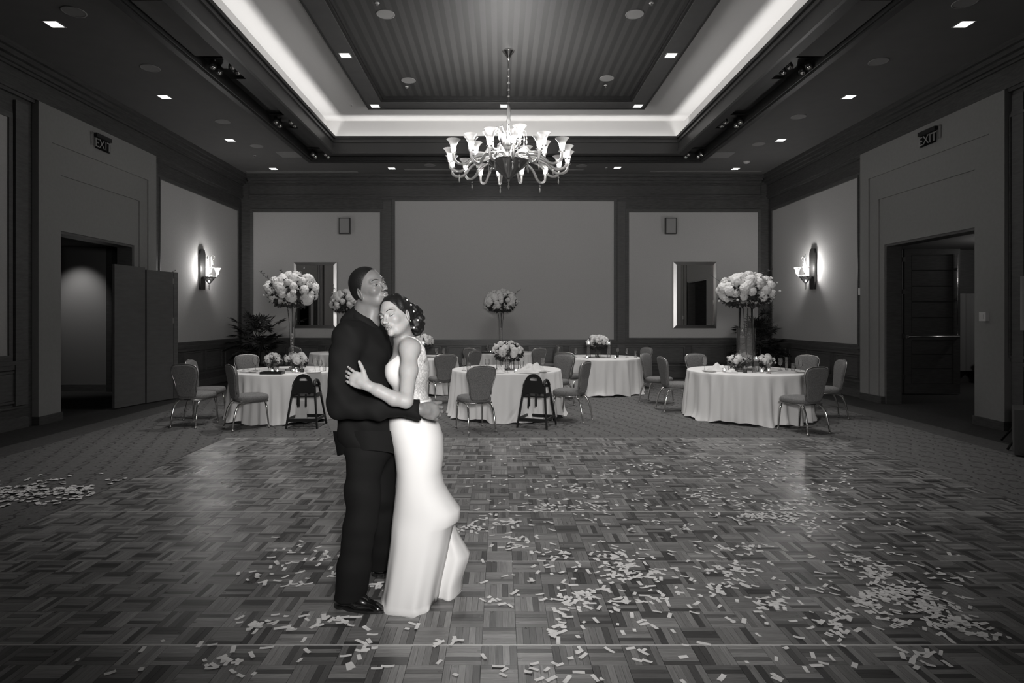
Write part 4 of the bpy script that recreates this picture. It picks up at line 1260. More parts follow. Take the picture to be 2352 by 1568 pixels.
wine_glass(-0.20, 9.62, 'stemmed glass at the left of the centre table flowers')
wine_glass(0.12, 9.30, 'stemmed glass at the front middle of the centre table', 1.0, False)
wine_glass(0.70, 9.78, 'stemmed water glass at the right of the centre table')
wine_glass(-0.58, 9.72, 'stemmed glass at the far left rim of the centre table')
tumbler(-0.50, 9.66, 'straight iced glass at the left rim of the centre table', 0.13, 0.035)
floater(-0.02, 9.95, 0.34, 'tall floating candle left of the centre table flowers')
floater(0.08, 9.86, 0.33, 'tall floating candle in the middle of the centre table flowers')
floater(0.27, 9.93, 0.32, 'unlit-looking tall floating candle right of the centre table flowers')
votive(0.25, 9.36, 'bright votive candle at the front of the centre table')
votive(-0.26, 9.42, 'votive candle at the left front of the centre table')
napkin(0.02, 9.36, 'standing crumpled napkin left of the front glass on the centre table', 0.07, 0.12, 9)
napkin(-0.02, 9.26, 'flat napkin at the front rim of the centre table', 0.09, 0.05, 10)
napkin(0.42, 9.36, 'large heaped napkin at the right front of the centre table', 0.18, 0.10, 11, 0.2)
napkin(0.52, 9.66, 'large domed napkin at the right of the centre table', 0.19, 0.14, 12)
dplate(0.62, 9.45, 'plate beside the heaped napkins on the centre table')
dplate(-0.3, 9.3, 'side plate at the left front of the centre table', 0.08)
cutlery(0.72, 9.5, -1.1, 'fork at the right rim of the centre table')
tumbler(0.35, 9.55, 'tall clear glass right of the flowers on the centre table', 0.16, 0.028)

wine_glass(3.30, 9.72, 'large stemmed glass at the left rim of the right table', 1.1, False)
wine_glass(4.55, 9.78, 'stemmed water glass at the right of the right table')
wine_glass(4.10, 9.20, 'stemmed glass at the front of the right table')
wine_glass(4.80, 9.62, 'stemmed glass tipped by the right rim of the right table', 0.9, False)
tumbler(4.66, 9.80, 'tall narrow glass right of the stemmed water glass on the right table', 0.21, 0.026)
tumbler(4.70, 9.66, 'iced tumbler at the right of the right table', 0.12, 0.034)
tumbler(3.79, 9.32, 'dark square-looking tumbler at the front of the right table', 0.09, 0.036, mat('dark_drink', 0.015, 0.2))
tumbler(3.95, 9.36, 'cut glass tumbler at the front middle of the right table', 0.09, 0.036)
votive(3.52, 9.45, 'lit votive candle left of the posies on the right table')
votive(4.02, 9.26, 'lit votive candle at the front middle of the right table')
votive(4.20, 9.42, 'lit votive candle by the front stemmed glass on the right table')
floater(3.68, 9.62, 0.24, 'tall floating candle left of the cylinder vase')
floater(4.06, 9.55, 0.24, 'tall floating candle in front of the cylinder vase')
napkin(3.50, 9.70, 'heaped napkin at the left of the right table', 0.15, 0.13, 14, 0.3)
napkin(3.62, 9.42, 'small napkin in front of the heaped one on the right table', 0.08, 0.05, 15)
dplate(3.3, 9.5, 'plate at the left rim of the right table', 0.11)
dplate(4.72, 9.42, 'plate at the right front of the right table', 0.11)
cutlery(3.55, 9.2, 0.6, 'fork near the front rim of the right table')
floater(1.90, 12.9, 0.34, 'tall floating candle left of the flowers on the swept cloth table')
floater(2.34, 12.92, 0.34, 'tall floating candle right of the flowers on the swept cloth table')
wine_glass(1.62, 12.85, 'stemmed glass at the left of the swept cloth table')
wine_glass(2.72, 12.9, 'stemmed water glass at the right of the swept cloth table')
tumbler(2.88, 12.8, 'straight glass at the right rim of the swept cloth table', 0.15, 0.03)
tumbler(2.52, 12.9, 'dark bottle-like glass on the swept cloth table', 0.2, 0.03, mat('dark_drink', 0.015, 0.2))
votive(1.82, 12.55, 'lit votive candle at the left of the swept cloth table')
votive(2.40, 12.55, 'lit votive candle at the right of the swept cloth table')
floater(-1.62, 12.75, 0.34, 'tall floating candle at the flowers behind the bride')
wine_glass(-1.36, 12.9, 'stemmed glass just right of the flowers behind the bride')
wine_glass(-1.20, 12.9, 'second stemmed glass right of the flowers behind the bride')
napkin(-1.08, 12.9, 'dark-shadowed napkin at the right rim of the table behind the bride', 0.1, 0.08, 17)
wine_glass(-0.30, 14.6, 'stemmed glass at the left of the farthest centre table')
wine_glass(0.45, 14.6, 'stemmed glass at the right of the farthest centre table')
votive(-0.22, 14.4, 'votive candle at the left of the farthest centre table')
bt = thing('serving_tray', 'black tray on the left rim of the farthest centre table', 'tray', (-0.35, 14.45, 0.754))
part('tray_base', MB().box(-0.2, 0.2, -0.1, 0.1, 0, 0.01), BLACK, bt)
part('tray_rim', MB().tube([(-0.2, -0.1, 0.03), (0.2, -0.1, 0.03), (0.2, 0.1, 0.03), (-0.2, 0.1, 0.03), (-0.2, -0.1, 0.03)], 0.012, 6), BLACK, bt)

# ------------------------------------------------------------------ palms
def palm(x, y, seed, label, h=1.5, spread=0.75):
    rg = random.Random(seed)
    t = thing('potted_palm', label, 'plant', (x, y, 0))
    part('pot', MB().lathe([(0.17, 0), (0.2, 0.05), (0.23, 0.34), (0.25, 0.36), (0.25, 0.4), (0.2, 0.4), (0.19, 0.36)], 24), BLACK, t)
    part('trunk', MB().tube([(0, 0, 0.36), (0.02, 0, 0.7), (0, 0.02, 1.0)], [0.05, 0.04, 0.03], 8), PALM, t)
    for k in range(54):
        a = rg.uniform(0, 6.28); el = rg.uniform(-0.3, 1.4); L = rg.uniform(0.3, 0.75) * spread / 0.75
        q = MB()
        p = Vector((0, 0, rg.uniform(0.75, 1.1))); d = Vector((math.cos(a) * math.cos(el), math.sin(a) * math.cos(el), math.sin(el)))
        pts = [p.copy()]
        for s in range(5):
            d = (d + Vector((0, 0, -0.10))).normalized(); p = p + d * L / 5; pts.append(p.copy())
        for pp in pts:
            if pp.y + y > YB - 0.12: pp.y = YB - 0.12 - y
            if pp.x + x < XL + 0.12: pp.x = XL + 0.12 - x
            if pp.x + x > XR - 0.12: pp.x = XR - 0.12 - x
        q.tube(pts, 0.006, 4)
        tip = pts[-1]; dn = (pts[-1] - pts[-2]).normalized()
        side = dn.cross(Vector((0, 0, 1))).normalized(); up = side.cross(dn)
        for s in range(13):        # fan of blades
            b = R(-115 + s * 19.2)
            dd = (dn * math.cos(b) + side * math.sin(b)).normalized()
            e = tip + dd * rg.uniform(0.22, 0.32) + Vector((0, 0, -0.05 * rg.random()))
            mid = tip.lerp(e, .5) + up * 0.015
            e.y = min(e.y, YB - 0.06 - y); e.x = max(XL + 0.06 - x, min(XR - 0.06 - x, e.x)); mid.y = min(mid.y, YB - 0.06 - y); mid.x = max(XL + 0.06 - x, min(XR - 0.06 - x, mid.x))
            wv = dd.cross(up).normalized() * 0.02
            q.add([tip, mid + wv, e, mid - wv], [(0, 1, 2, 3)])
        part('frond', q, PALM, t)
palm(-6.15, 15.35, 3, 'dark fan palm in the back left corner')
palm(6.62, 15.35, 4, 'dark fan palm in the back right corner', spread=0.68)

# ------------------------------------------------------------------ confetti and petals
PAPER = mat('paper_confetti', 0.8, 0.9)
cm = []
for k in range(6):
    rg = random.Random(60 + k)
    L, W = 0.026 * rg.uniform(.85, 1.15), 0.0098 * rg.uniform(.85, 1.2)
    vs = []; n = 4; cv = rg.uniform(-.0015, .0025)
    for i in range(n + 1):
        u = i / n * 2 - 1
        z = 0.001 + max(0, cv) * (u * u) if cv > 0 else 0.001 - cv * (1 - u * u)
        tw = rg.uniform(-.001, .001)
        vs += [(u * L, -W, z + 0.0008), (u * L, W, z + 0.0008 + abs(tw))]
    m = MB(); m.add(vs, [(2 * i, 2 * i + 2, 2 * i + 3, 2 * i + 1) for i in range(n)], False)
    me = m.mesh('paper_confetti'); me.materials.append(PAPER); cm.append(me)
CL = [(1075,1215,30,28,10),(1169,1197,30,45,8),(1190,1245,30,30,10),(1250,1165,34,45,8),(1370,1160,38,30,14),(1400,1085,20,25,8),(1310,1120,16,30,8),
 (1480,1070,24,45,8),(1280,1270,18,35,8),(1335,1365,46,50,14),(1410,1295,75,32,22),(1475,1320,24,35,12),(1430,1385,16,20,12),(1330,1400,14,25,12),(1290,1440,12,20,14),
 (1660,1310,42,50,12),(1700,1260,26,38,12),(1650,1350,24,40,12),(1500,1375,14,30,14),(1740,1185,60,70,6),(1800,1190,50,55,8),(1870,1200,14,35,8),(1870,1155,22,30,8),
 (1900,1120,20,40,8),(1620,1140,30,30,10),(1700,1150,28,30,10),(1780,1165,24,30,8),(1700,1060,22,60,12),(1780,1060,18,40,12),(1660,1075,22,40,10),(1700,1095,24,60,10),
 (1790,1095,18,40,8),(1980,1285,22,18,10),(2010,1320,55,28,14),(2060,1360,100,45,14),(2110,1385,45,45,10),(2145,1400,28,25,8),(1990,1385,34,22,14),(1920,1410,26,36,12),
 (1760,1385,24,30,10),(2210,1435,55,38,13),(1925,1445,14,18,14),(2070,1430,16,40,16),(2260,1460,16,35,12),(2110,1505,12,28,12),(605,1328,16,26,10),(690,1340,7,16,6),
 (655,1428,14,30,14),(585,1440,12,15,14),(764,1427,18,35,8),(520,1518,16,24,14),(735,1285,9,35,8),(700,1270,7,40,10),(858,1347,14,14,6),(885,1387,6,12,5),(940,1440,4,20,10),
 (1022,1475,8,22,8),(852,1480,10,18,20),(1960,1160,10,60,10),(2050,1180,10,60,25)]
rg = random.Random(99)
pts = []
for (u, v, n, su, sv) in CL:
    for _ in range(int(n * .8)):
        pts.append((rg.gauss(u, su * .85), rg.gauss(v, sv * .85)))
for _ in range(760):
    v = 1020 + 548 * rg.random() ** 1.35
    if v < 1230: u = rg.uniform(1060 + (v - 1020) * .1, 1900 + (v - 1020) * 1.1)
    else: u = rg.uniform(1090 if v < 1400 else 1180, 2240)
    if v > 1440 and rg.random() < .55: continue
    if u < 1500 and v < 1090 and rg.random() < .55: continue
    pts.append((u, v))
for _ in range(28):
    pts.append((rg.uniform(620, 800), rg.uniform(1225, 1330)))
for _ in range(22):
    pts.append((rg.uniform(160, 900), rg.uniform(1470, 1560)))
for _ in range(14):
    pts.append((rg.uniform(1000, 1400), rg.uniform(1500, 1565)))
pts = [p for p in pts if 1012 < p[1] < 1600]
pts.sort(key=lambda p: -p[1])
LAB = 'small pale paper confetti strip lying on the dance floor'
V, Fc = [], []
cells = {}
nind = 0
for i, (u, v) in enumerate(pts):
    p = floor_pt(u, v, 0.016)
    if p.x > PX0 + 8 * PW or p.y > PY1: z0 = 0.003
    else: z0 = 0.0165
    key = (int(p.x / 0.035), int(p.y / 0.035)); c = cells.get(key, 0); cells[key] = c + 1
    z0 += 0.0015 * min(c, 6)
    a = rg.uniform(0, PI); tl_ = rg.uniform(-.10, .10) if c else rg.uniform(-.02, .02)
    if i < 300:
        o = ob('paper_confetti', rg.choice(cm), None, (p.x, p.y, z0 + abs(tl_) * 0.03), (tl_, 0, a), LAB, 'confetti', 'paper confetti strips')
        s = rg.uniform(.8, 1.15); o.scale = (s * rg.choice((.55, .8, 1, 1, 1.15)), s, s)
    else:
        me = rg.choice(cm); s = rg.uniform(.8, 1.15); sx = s * rg.choice((.55, .8, 1, 1, 1.15))
        M = Matrix.Translation((p.x, p.y, z0 + abs(tl_) * 0.03)) @ Euler((tl_, 0, a)).to_matrix().to_4x4() @ Matrix.Diagonal((sx, s, s, 1))
        o0 = len(V)
        V += [tuple(M @ q.co) for q in me.vertices]
        Fc += [tuple(k + o0 for k in pl.vertices) for pl in me.polygons]
me = bpy.data.meshes.new('scattered_confetti'); me.from_pydata(V, [], Fc); me.materials.append(PAPER)
ob('scattered_confetti', me, label='farther drift of pale paper confetti across the dance floor', cat='confetti', kind='stuff', group='paper confetti strips')
PETAL = mat('rose_petal', 0.75, 0.8)
pm = []
for k in range(4):
    r2 = random.Random(k + 80); rs = []
    m = MB()
    vs = [(0, 0, 0.004)]; n = 9
    for i in range(n):
        a = 2 * PI * i / n; r = 0.026 * (1 + .18 * math.cos(a)) * r2.uniform(.9, 1.1)
        vs.append((r * math.cos(a), r * .85 * math.sin(a), 0.002 + 0.008 * r2.random()))
    m.add(vs, [(0, i + 1, (i + 1) % n + 1) for i in range(n)], True)
    me = m.mesh('rose_petal'); me.materials.append(PETAL); pm.append(me)
pp = []
for _ in range(205):
    u = -20 + 235 * rg.random() ** 1.15
    t_ = max(0, min(1, u / 210))
    pp.append((u, rg.gauss(1134 - 4 * t_, 12 * (1 - .55 * t_))))
for (u, v) in ((60,1104),(68,1100),(92,1092),(112,1104),(128,1103),(145,1101),(160,1094),(108,1109),(144,1110),(232,1089),(248,1103),(254,1112),(264,1105),(274,1104),(286,1100),(22,1150),(48,1152),(68,1153),(100,1159),(110,1153),(134,1145),(148,1147),(166,1147),(182,1146),(18,1160),(4,1165),(130,1137),(94,1116)):
    pp.append((u, v))
for i, (u, v) in enumerate(pp):
    p = floor_pt(u, v, 0.0)
    c = 0
    key = ('p', int(p.x / 0.05), int(p.y / 0.05)); c = cells.get(key, 0); cells[key] = c + 1
    z0 = (0.018 if p.x > PX0 - .02 else 0.003) + 0.004 * min(c, 8)
    s = rg.uniform(.85, 1.2)
    o = ob('rose_petal', rg.choice(pm), None, (p.x, p.y, z0), (rg.uniform(-.25, .25) if c else 0, rg.uniform(-.2, .2) if c else 0, rg.uniform(0, 6.28)), 'pale rose petal lying on the carpet left of the dance floor', 'petal', 'rose petals on the carpet')
    o.scale = (s, s, s)
# ------------------------------------------------------------------ people: distance fields polygonised into one continuous surface
BYC = 3.45                                         # distance of the couple from the camera
def P(u, v, dy=0.0):
    Y = BYC + dy
    return np.array(((u - U0) * Y / F0, Y, CH - (v - V0) * Y / F0))

class SDF:
    def __init__(s): s.p = []
    def cap(s, a, b, ra, rb=None, k=0.02, op='+'):
        s.p.append(('c', np.array(a, float), np.array(b, float), ra, ra if rb is None else rb, k, op)); return s
    def chain(s, pts, rs, k=0.02):
        for i in range(len(pts) - 1): s.cap(pts[i], pts[i + 1], rs[i], rs[i + 1], k)
        return s
    def ell(s, c, r, M=None, k=0.02, op='+'):
        s.p.append(('e', np.array(c, float), np.array(r, float), M, 0, k, op)); return s
    def build(s, h, grow=0.0, cuts=(), disp=None):
        lo = np.full(3, 1e9); hi = -lo
        for q in s.p:
            if q[6] != '+': continue
            if q[0] == 'c':
                r = max(q[3], q[4]); a = np.minimum(q[1], q[2]) - r; b = np.maximum(q[1], q[2]) + r
            else:
                r = np.max(q[2]); a = q[1] - r; b = q[1] + r
            lo = np.minimum(lo, a); hi = np.maximum(hi, b)
        mg = 4 * h + abs(grow) + 0.01
        lo -= mg; hi += mg
        n = np.ceil((hi - lo) / h).astype(int) + 1
        F = np.full(n, 0.3, dtype=np.float32)
        ax = [(lo[i] + h * np.arange(n[i])).astype(np.float32) for i in range(3)]
        for q in s.p:
            kind, A, B, ra, rb, k, op = q
            pad = 0.045 + k + abs(grow)
            if kind == 'c':
                r = max(ra, rb); a = np.minimum(A, B) - r - pad; b = np.maximum(A, B) + r + pad
            else:
                r = np.max(B); a = A - r - pad; b = A + r + pad
            i0 = np.clip(((a - lo) / h).astype(int), 0, n - 1); i1 = np.clip(((b - lo) / h).astype(int) + 2, 1, n)
            if np.any(i1 <= i0): continue
            sl = tuple(slice(i0[i], i1[i]) for i in range(3))
            X = ax[0][sl[0]][:, None, None]; Y = ax[1][sl[1]][None, :, None]; Z = ax[2][sl[2]][None, None, :]
            if kind == 'c':
                d = (B - A).astype(np.float32); L2 = float(d @ d) + 1e-12
                px, py, pz = X - np.float32(A[0]), Y - np.float32(A[1]), Z - np.float32(A[2])
                t = np.clip((px * d[0] + py * d[1] + pz * d[2]) / L2, 0, 1)
                D = np.sqrt((px - t * d[0]) ** 2 + (py - t * d[1]) ** 2 + (pz - t * d[2]) ** 2) - (ra + (rb - ra) * t)
            else:
                px, py, pz = X - np.float32(A[0]), Y - np.float32(A[1]), Z - np.float32(A[2])
                if ra is not None:
                    M = np.asarray(ra, dtype=np.float32)
                    qx = M[0, 0] * px + M[1, 0] * py + M[2, 0] * pz
                    qy = M[0, 1] * px + M[1, 1] * py + M[2, 1] * pz
                    qz = M[0, 2] * px + M[1, 2] * py + M[2, 2] * pz
                else: qx, qy, qz = px, py, pz
                k0 = np.sqrt((qx / B[0]) ** 2 + (qy / B[1]) ** 2 + (qz / B[2]) ** 2)
                k1 = np.sqrt((qx / B[0] ** 2) ** 2 + (qy / B[1] ** 2) ** 2 + (qz / B[2] ** 2) ** 2) + 1e-6
                D = k0 * (k0 - 1) / k1
            D = D.astype(np.float32)
            f = F[sl]
            if op == '+':
                hh = np.clip(0.5 + 0.5 * (f - D) / k, 0, 1)
                F[sl] = f * (1 - hh) + D * hh - k * hh * (1 - hh)
            elif op == '-':
                hh = np.clip(0.5 - 0.5 * (f + D) / k, 0, 1)
                F[sl] = f * (1 - hh) + (-D) * hh + k * hh * (1 - hh)
        X = ax[0][:, None, None]; Y = ax[1][None, :, None]; Z = ax[2][None, None, :]
        if grow: F -= grow
        if disp is not None: F -= disp(X, Y, Z).astype(np.float32)
        for nrm, dd in cuts:                      # keep the side where n.p < dd
            F = np.maximum(F, (X * nrm[0] + Y * nrm[1] + Z * nrm[2] - dd).astype(np.float32))
        F[0] = F[-1] = 0.3; F[:, 0] = F[:, -1] = 0.3; F[:, :, 0] = F[:, :, -1] = 0.3
        return nets(F, lo, h)

def nets(F, lo, h):
    ins = F < 0
    c = ins.astype(np.int8)
    sm = np.zeros(tuple(x - 1 for x in F.shape), np.int8)
    for i in (0, 1):
        for j in (0, 1):
            for k in (0, 1):
                sm += c[i:F.shape[0] - 1 + i, j:F.shape[1] - 1 + j, k:F.shape[2] - 1 + k]
    I, J, K = np.nonzero((sm > 0) & (sm < 8))
    N = len(I)
    acc = np.zeros((N, 3)); cnt = np.zeros(N)
    corners = [(i, j, k) for i in (0, 1) for j in (0, 1) for k in (0, 1)]
    for a in corners:
        for ax in range(3):
            if a[ax]: continue
            b = list(a); b[ax] = 1
            fa = F[I + a[0], J + a[1], K + a[2]]; fb = F[I + b[0], J + b[1], K + b[2]]
            m = (fa < 0) != (fb < 0)
            t = fa[m] / (fa[m] - fb[m])
            p = np.tile(np.array(a, float), (m.sum(), 1)); p[:, ax] += t
            acc[m] += p; cnt[m] += 1
    V = lo + h * (np.stack([I, J, K], 1) + acc / cnt[:, None])
    idm = np.full(sm.shape, -1, np.int32); idm[I, J, K] = np.arange(N)
    quads = []
    for ax in range(3):
        o1, o2 = [(1, 2), (2, 0), (0, 1)][ax]
        A = ins; sl0 = [slice(None)] * 3; sl1 = [slice(None)] * 3
        sl0[ax] = slice(0, -1); sl1[ax] = slice(1, None)
        d = A[tuple(sl0)] != A[tuple(sl1)]
        idx = np.nonzero(d)
        pos = np.stack(idx, 1)
        e1 = np.zeros(3, int); e1[o1] = 1; e2 = np.zeros(3, int); e2[o2] = 1
        q = [idm[tuple((pos - x).T)] for x in (e1 + e2, e2, 0 * e1, e1)]
        q = np.stack(q, 1)
        flip = ~ins[idx]
        q[flip] = q[flip][:, ::-1]
        quads.append(q)
    return V, np.concatenate(quads)

def np_mesh(name, V, Q, m, parent, origin, smooth=True, it=0, **kw):
    if it:                                       # a little Laplacian smoothing
        for _ in range(it):
            s = np.zeros_like(V); c = np.zeros(len(V))
            for a, b in ((0, 1), (1, 2), (2, 3), (3, 0)):
                np.add.at(s, Q[:, a], V[Q[:, b]]); np.add.at(c, Q[:, a], 1)
                np.add.at(s, Q[:, b], V[Q[:, a]]); np.add.at(c, Q[:, b], 1)
            V = V * 0.5 + 0.5 * s / c[:, None]
    me = bpy.data.meshes.new(name)
    V = V - np.array(origin)
    me.vertices.add(len(V)); me.vertices.foreach_set('co', V.astype(np.float32).ravel())
    me.loops.add(len(Q) * 4); me.loops.foreach_set('vertex_index', Q.astype(np.int32).ravel())
    me.polygons.add(len(Q)); me.polygons.foreach_set('loop_start', np.arange(len(Q), dtype=np.int32) * 4)
    me.polygons.foreach_set('use_smooth', np.full(len(Q), smooth))
    me.update(calc_edges=True); me.validate()
    me.materials.append(m)
    return ob(name, me, parent, **kw)

SKIN_M = mat('deep_brown_skin', 0.155, 0.45, spec=0.4, var=0.12, vs=18, bump=0.0004, bs=400, sss=0.05)
SKIN_W = mat('light_brown_skin', 0.32, 0.48, spec=0.32, var=0.05, vs=20, bump=0.0003, bs=400, sss=0.08)
HAIR = mat('black_hair', 0.008, 0.45, spec=0.5, var=0.4, vs=300, bump=0.002, bs=260)
SHIRT = mat('black_shirt_cloth', 0.006, 0.85, spec=0.2, bump=0.0008, bs=500)
TROUS = mat('black_trouser_cloth', 0.006, 0.85, spec=0.2, bump=0.0008, bs=500)
SHOE = mat('polished_black_leather', 0.006, 0.16, spec=0.7, coat=0.5)
SATIN = mat('white_crepe_satin', 0.68, 0.65, spec=0.25)
def lace_mat():
    t = NT('white_lace')
    tc = t.n('ShaderNodeTexCoord')
    vo = t.n('ShaderNodeTexVoronoi'); vo.inputs['Scale'].default_value = 90; t.l(tc.outputs['Object'], vo.inputs['Vector'])
    t.color(t.ramp(vo.outputs['Distance'], 0.66, 0.40, 0.1, 0.7))
    t.b.inputs['Roughness'].default_value = 0.85
    t.bump(vo.outputs['Distance'], 0.006, -1.0)
    return t.m
LACE = lace_mat()
LIPM = mat('man_lips', 0.17, 0.35); LIPW = mat('woman_lips', 0.17, 0.35); BROW = mat('brow_hair', 0.03, 0.8); LASH = mat('eyelash', 0.006, 0.7)
EYEW = mat('eye_white', 0.45, 0.15); IRIS = mat('dark_iris', 0.008, 0.08)
LIDW = mat('eyeshadow_lid', 0.27, 0.4)
PEARL = mat('pearl_pin', 0.85, 0.15); NAIL = mat('nail_polish', 0.6, 0.12); RING = mat('ring_metal', 0.85, 0.08, 1.0)

def head_frame(center, yaw, pitch, roll, s=1.0):
    """local: +x face direction, +y the person's left, +z crown"""
    M = Matrix.Rotation(R(yaw), 3, 'Z') @ Matrix.Rotation(R(-pitch), 3, 'Y') @ Matrix.Rotation(R(roll), 3, 'X')
    return np.array(M), np.array(center, float), s

def add_head(S, H, fem):
    M, C, s = H
    T = lambda x, y, z: C + M @ (np.array((x, y, z)) * s)
    def E(c, r, k=0.012, op='+', Rm=None):
        MM = M if Rm is None else M @ np.array(Rm)
        S.p.append(('e', T(*c), np.array(r, float) * s, MM, 0, k, op)); 
    def Cc(a, b, ra, rb, k=0.008, op='+'):
        S.cap(T(*a), T(*b), ra * s, rb * s, k, op)
    fw = 0.94 if fem else 1.0
    E((-0.018, 0, 0.032), (0.098, 0.076 * fw, 0.087), 0.02)
    E((0.022, 0, 0.012), (0.068, 0.062 * fw, 0.082), 0.02)
    E((0.022, 0, -0.036), (0.064, 0.058 * fw, 0.072), 0.02)
    E((0.030, 0, -0.078), (0.050 if fem else 0.054, 0.042 if fem else 0.048, 0.036), 0.02)
    for q in (-1, 1):
        Cc((-0.012, q * 0.055 * fw, -0.05), (0.045, q * 0.028 * fw, -0.092), 0.016, 0.015, 0.022)   # jaw
        E((0.062, q * 0.040 * fw, -0.028), (0.020, 0.019, 0.019), 0.022)                           # cheek
    E((0.078, 0, -0.101), (0.0155, 0.018, 0.0145), 0.016)                                           # chin
    E((0.078, 0, -0.066), (0.019, 0.024, 0.019), 0.016)                                             # muzzle
    for q in (-1, 1):
        Cc((0.086, q * 0.012, 0.019), (0.074, q * 0.047 * fw, 0.021), 0.009, 0.008, 0.016)          # brow ridge
    for q in (-1, 1):
        E((0.098, q * 0.032, -0.002), (0.017, 0.0195, 0.0135), 0.010, '-')                          # sockets
    for q in (-1, 1):
        E((0.0735, q * 0.0315, -0.002), (0.0155, 0.0165, 0.0135), 0.003)                            # lids over the eyeball
    nw = 0.85 if fem else 1.12
    Cc((0.089, 0, 0.008), (0.110, 0, -0.034), 0.0065 * nw, 0.0088 * nw, 0.010)
    E((0.1115, 0, -0.037), (0.0105, 0.0105 * nw, 0.0090), 0.006)
    for q in (-1, 1):
        E((0.1005, q * 0.0125 * nw, -0.0405), (0.0105, 0.0072 * nw, 0.0075), 0.005)
        E((0.104, q * 0.0065 * nw, -0.0475), (0.0045, 0.0032, 0.004), 0.002, '-')
    lt = 0.0062 if fem else 0.0085
    for q in (-1, 1):                                                                              # lips
        Cc((0.0985, 0, -0.0615), (0.0865, q * 0.021, -0.0675), lt * .85, 0.0035, 0.004)
        Cc((0.0965, 0, -0.0745), (0.0865, q * 0.020, -0.0690), lt, 0.0035, 0.004)
    E((0.0995, 0, -0.0675), (0.012, 0.024, 0.0012), 0.0025, '-')
    for q in (-1, 1):                                                                              # ears
        E((-0.008, q * (0.0745 * fw + 0.004), -0.020), (0.022, 0.009, 0.034), 0.006, Rm=Matrix.Rotation(R(q * 22), 3, 'Z') @ Matrix.Rotation(R(-10), 3, 'Y'))
        E((-0.004, q * (0.0745 * fw + 0.0125), -0.016), (0.0125, 0.0065, 0.021), 0.003, '-', Rm=Matrix.Rotation(R(q * 22), 3, 'Z') @ Matrix.Rotation(R(-10), 3, 'Y'))
    return T

def face_details(H, parent, origin, fem, lipm, closed=True, gaze=0.0):
    M, C, s = H
    T = lambda x, y, z: C + M @ (np.array((x, y, z)) * s) - np.array(origin)
    nw = 1
    for q in (-1, 1):
        m = MB(); pts = []
        for k in range(9):
            a = -1 + k / 4.0
            yy = q * 0.0315 + a * 0.0152
            zz = -0.0045 - 0.0042 * (1 - a * a) if closed else -0.002 + 0.0002 * (1 - a * a)
            xx = 0.0735 + 0.0156 * math.sqrt(max(0.05, 1 - ((yy - q * 0.0315) / 0.0166) ** 2 - ((zz + 0.002) / 0.0137) ** 2))
            pts.append(T(xx + 0.0006, yy, zz))
        m.tube([Vector(p) for p in pts], [(0.0006 + 0.0012 * (1 - abs(-1 + k / 4.0) ** 2)) * s for k in range(9)], 6)
        part('eyelashes', m, LASH, parent)
        if not closed:
            pts2 = []
            m = MB()
            for k in range(7):
                a = -1 + k / 3.0
                yy = q * 0.0315 + a * 0.011 + 0.001
                zz = -0.0055 - 0.0010 * (1 - a * a)
                xx = 0.0735 + 0.0156 * math.sqrt(max(0.05, 1 - (a * 0.011 / 0.0166) ** 2 - ((zz + 0.002) / 0.0137) ** 2))
                pts2.append(Vector(T(xx - 0.0004, yy, zz)))
            m.tube(pts2, [0.0008 * s] + [0.0021 * s] * 5 + [0.0008 * s], 6)
            part('eye', m, EYEW, parent)
            m = MB(); m.ball(tuple(T(0.0878, q * 0.0315 + gaze, -0.0055)), 0.0032 * s, 8, 6); part('iris', m, IRIS, parent)
        m = MB(); pts = []
        for k in range(9):
            a = k / 8.0
            yy = q * (0.013 + 0.040 * a); zz = (0.017 if fem else 0.018) + 0.009 * math.sin(min(1.0, a * 1.25) * PI * 0.62) - 0.004 * max(0, a - .7) / .3
            xx = 0.0955 - 0.018 * a ** 2.0 + (0.0005 if fem else 0.0)
            pts.append(Vector(T(xx, yy, zz)))
        wd = 0.0020 if fem else 0.0029
        m.tube(pts, [wd * s * (0.45 + 0.8 * math.sin(PI * (0.15 + 0.8 * k / 8))) for k in range(9)], 6)
        part('eyebrow', m, BROW, parent)
    # lips: a full upper and lower roll following the mouth
    for (zc, x0, z1, rr, nm) in ((-0.0615, 0.0988, -0.0672, 0.0060 if fem else 0.0080, 'upper_lip'), (-0.0745, 0.0970, -0.0688, 0.0068 if fem else 0.0088, 'lower_lip')):
        pts = []; rs = []
        for k in range(11):
            a = -1 + k / 5.0
            f = 1 - abs(a) ** 1.8
            z = z1 + (zc - z1) * f
            if nm == 'upper_lip' and abs(a) < .15: z -= 0.0010
            pts.append(Vector(T(0.0868 + (x0 - 0.0868) * f - (0.0004 if fem else 0.0), a * (0.0245 if fem else 0.0225), z))); rs.append((0.0012 + rr * (0.80 if fem else 0.95) * f * 0.92) * s)
        part(nm, MB().tube(pts, rs, 10), lipm, parent)

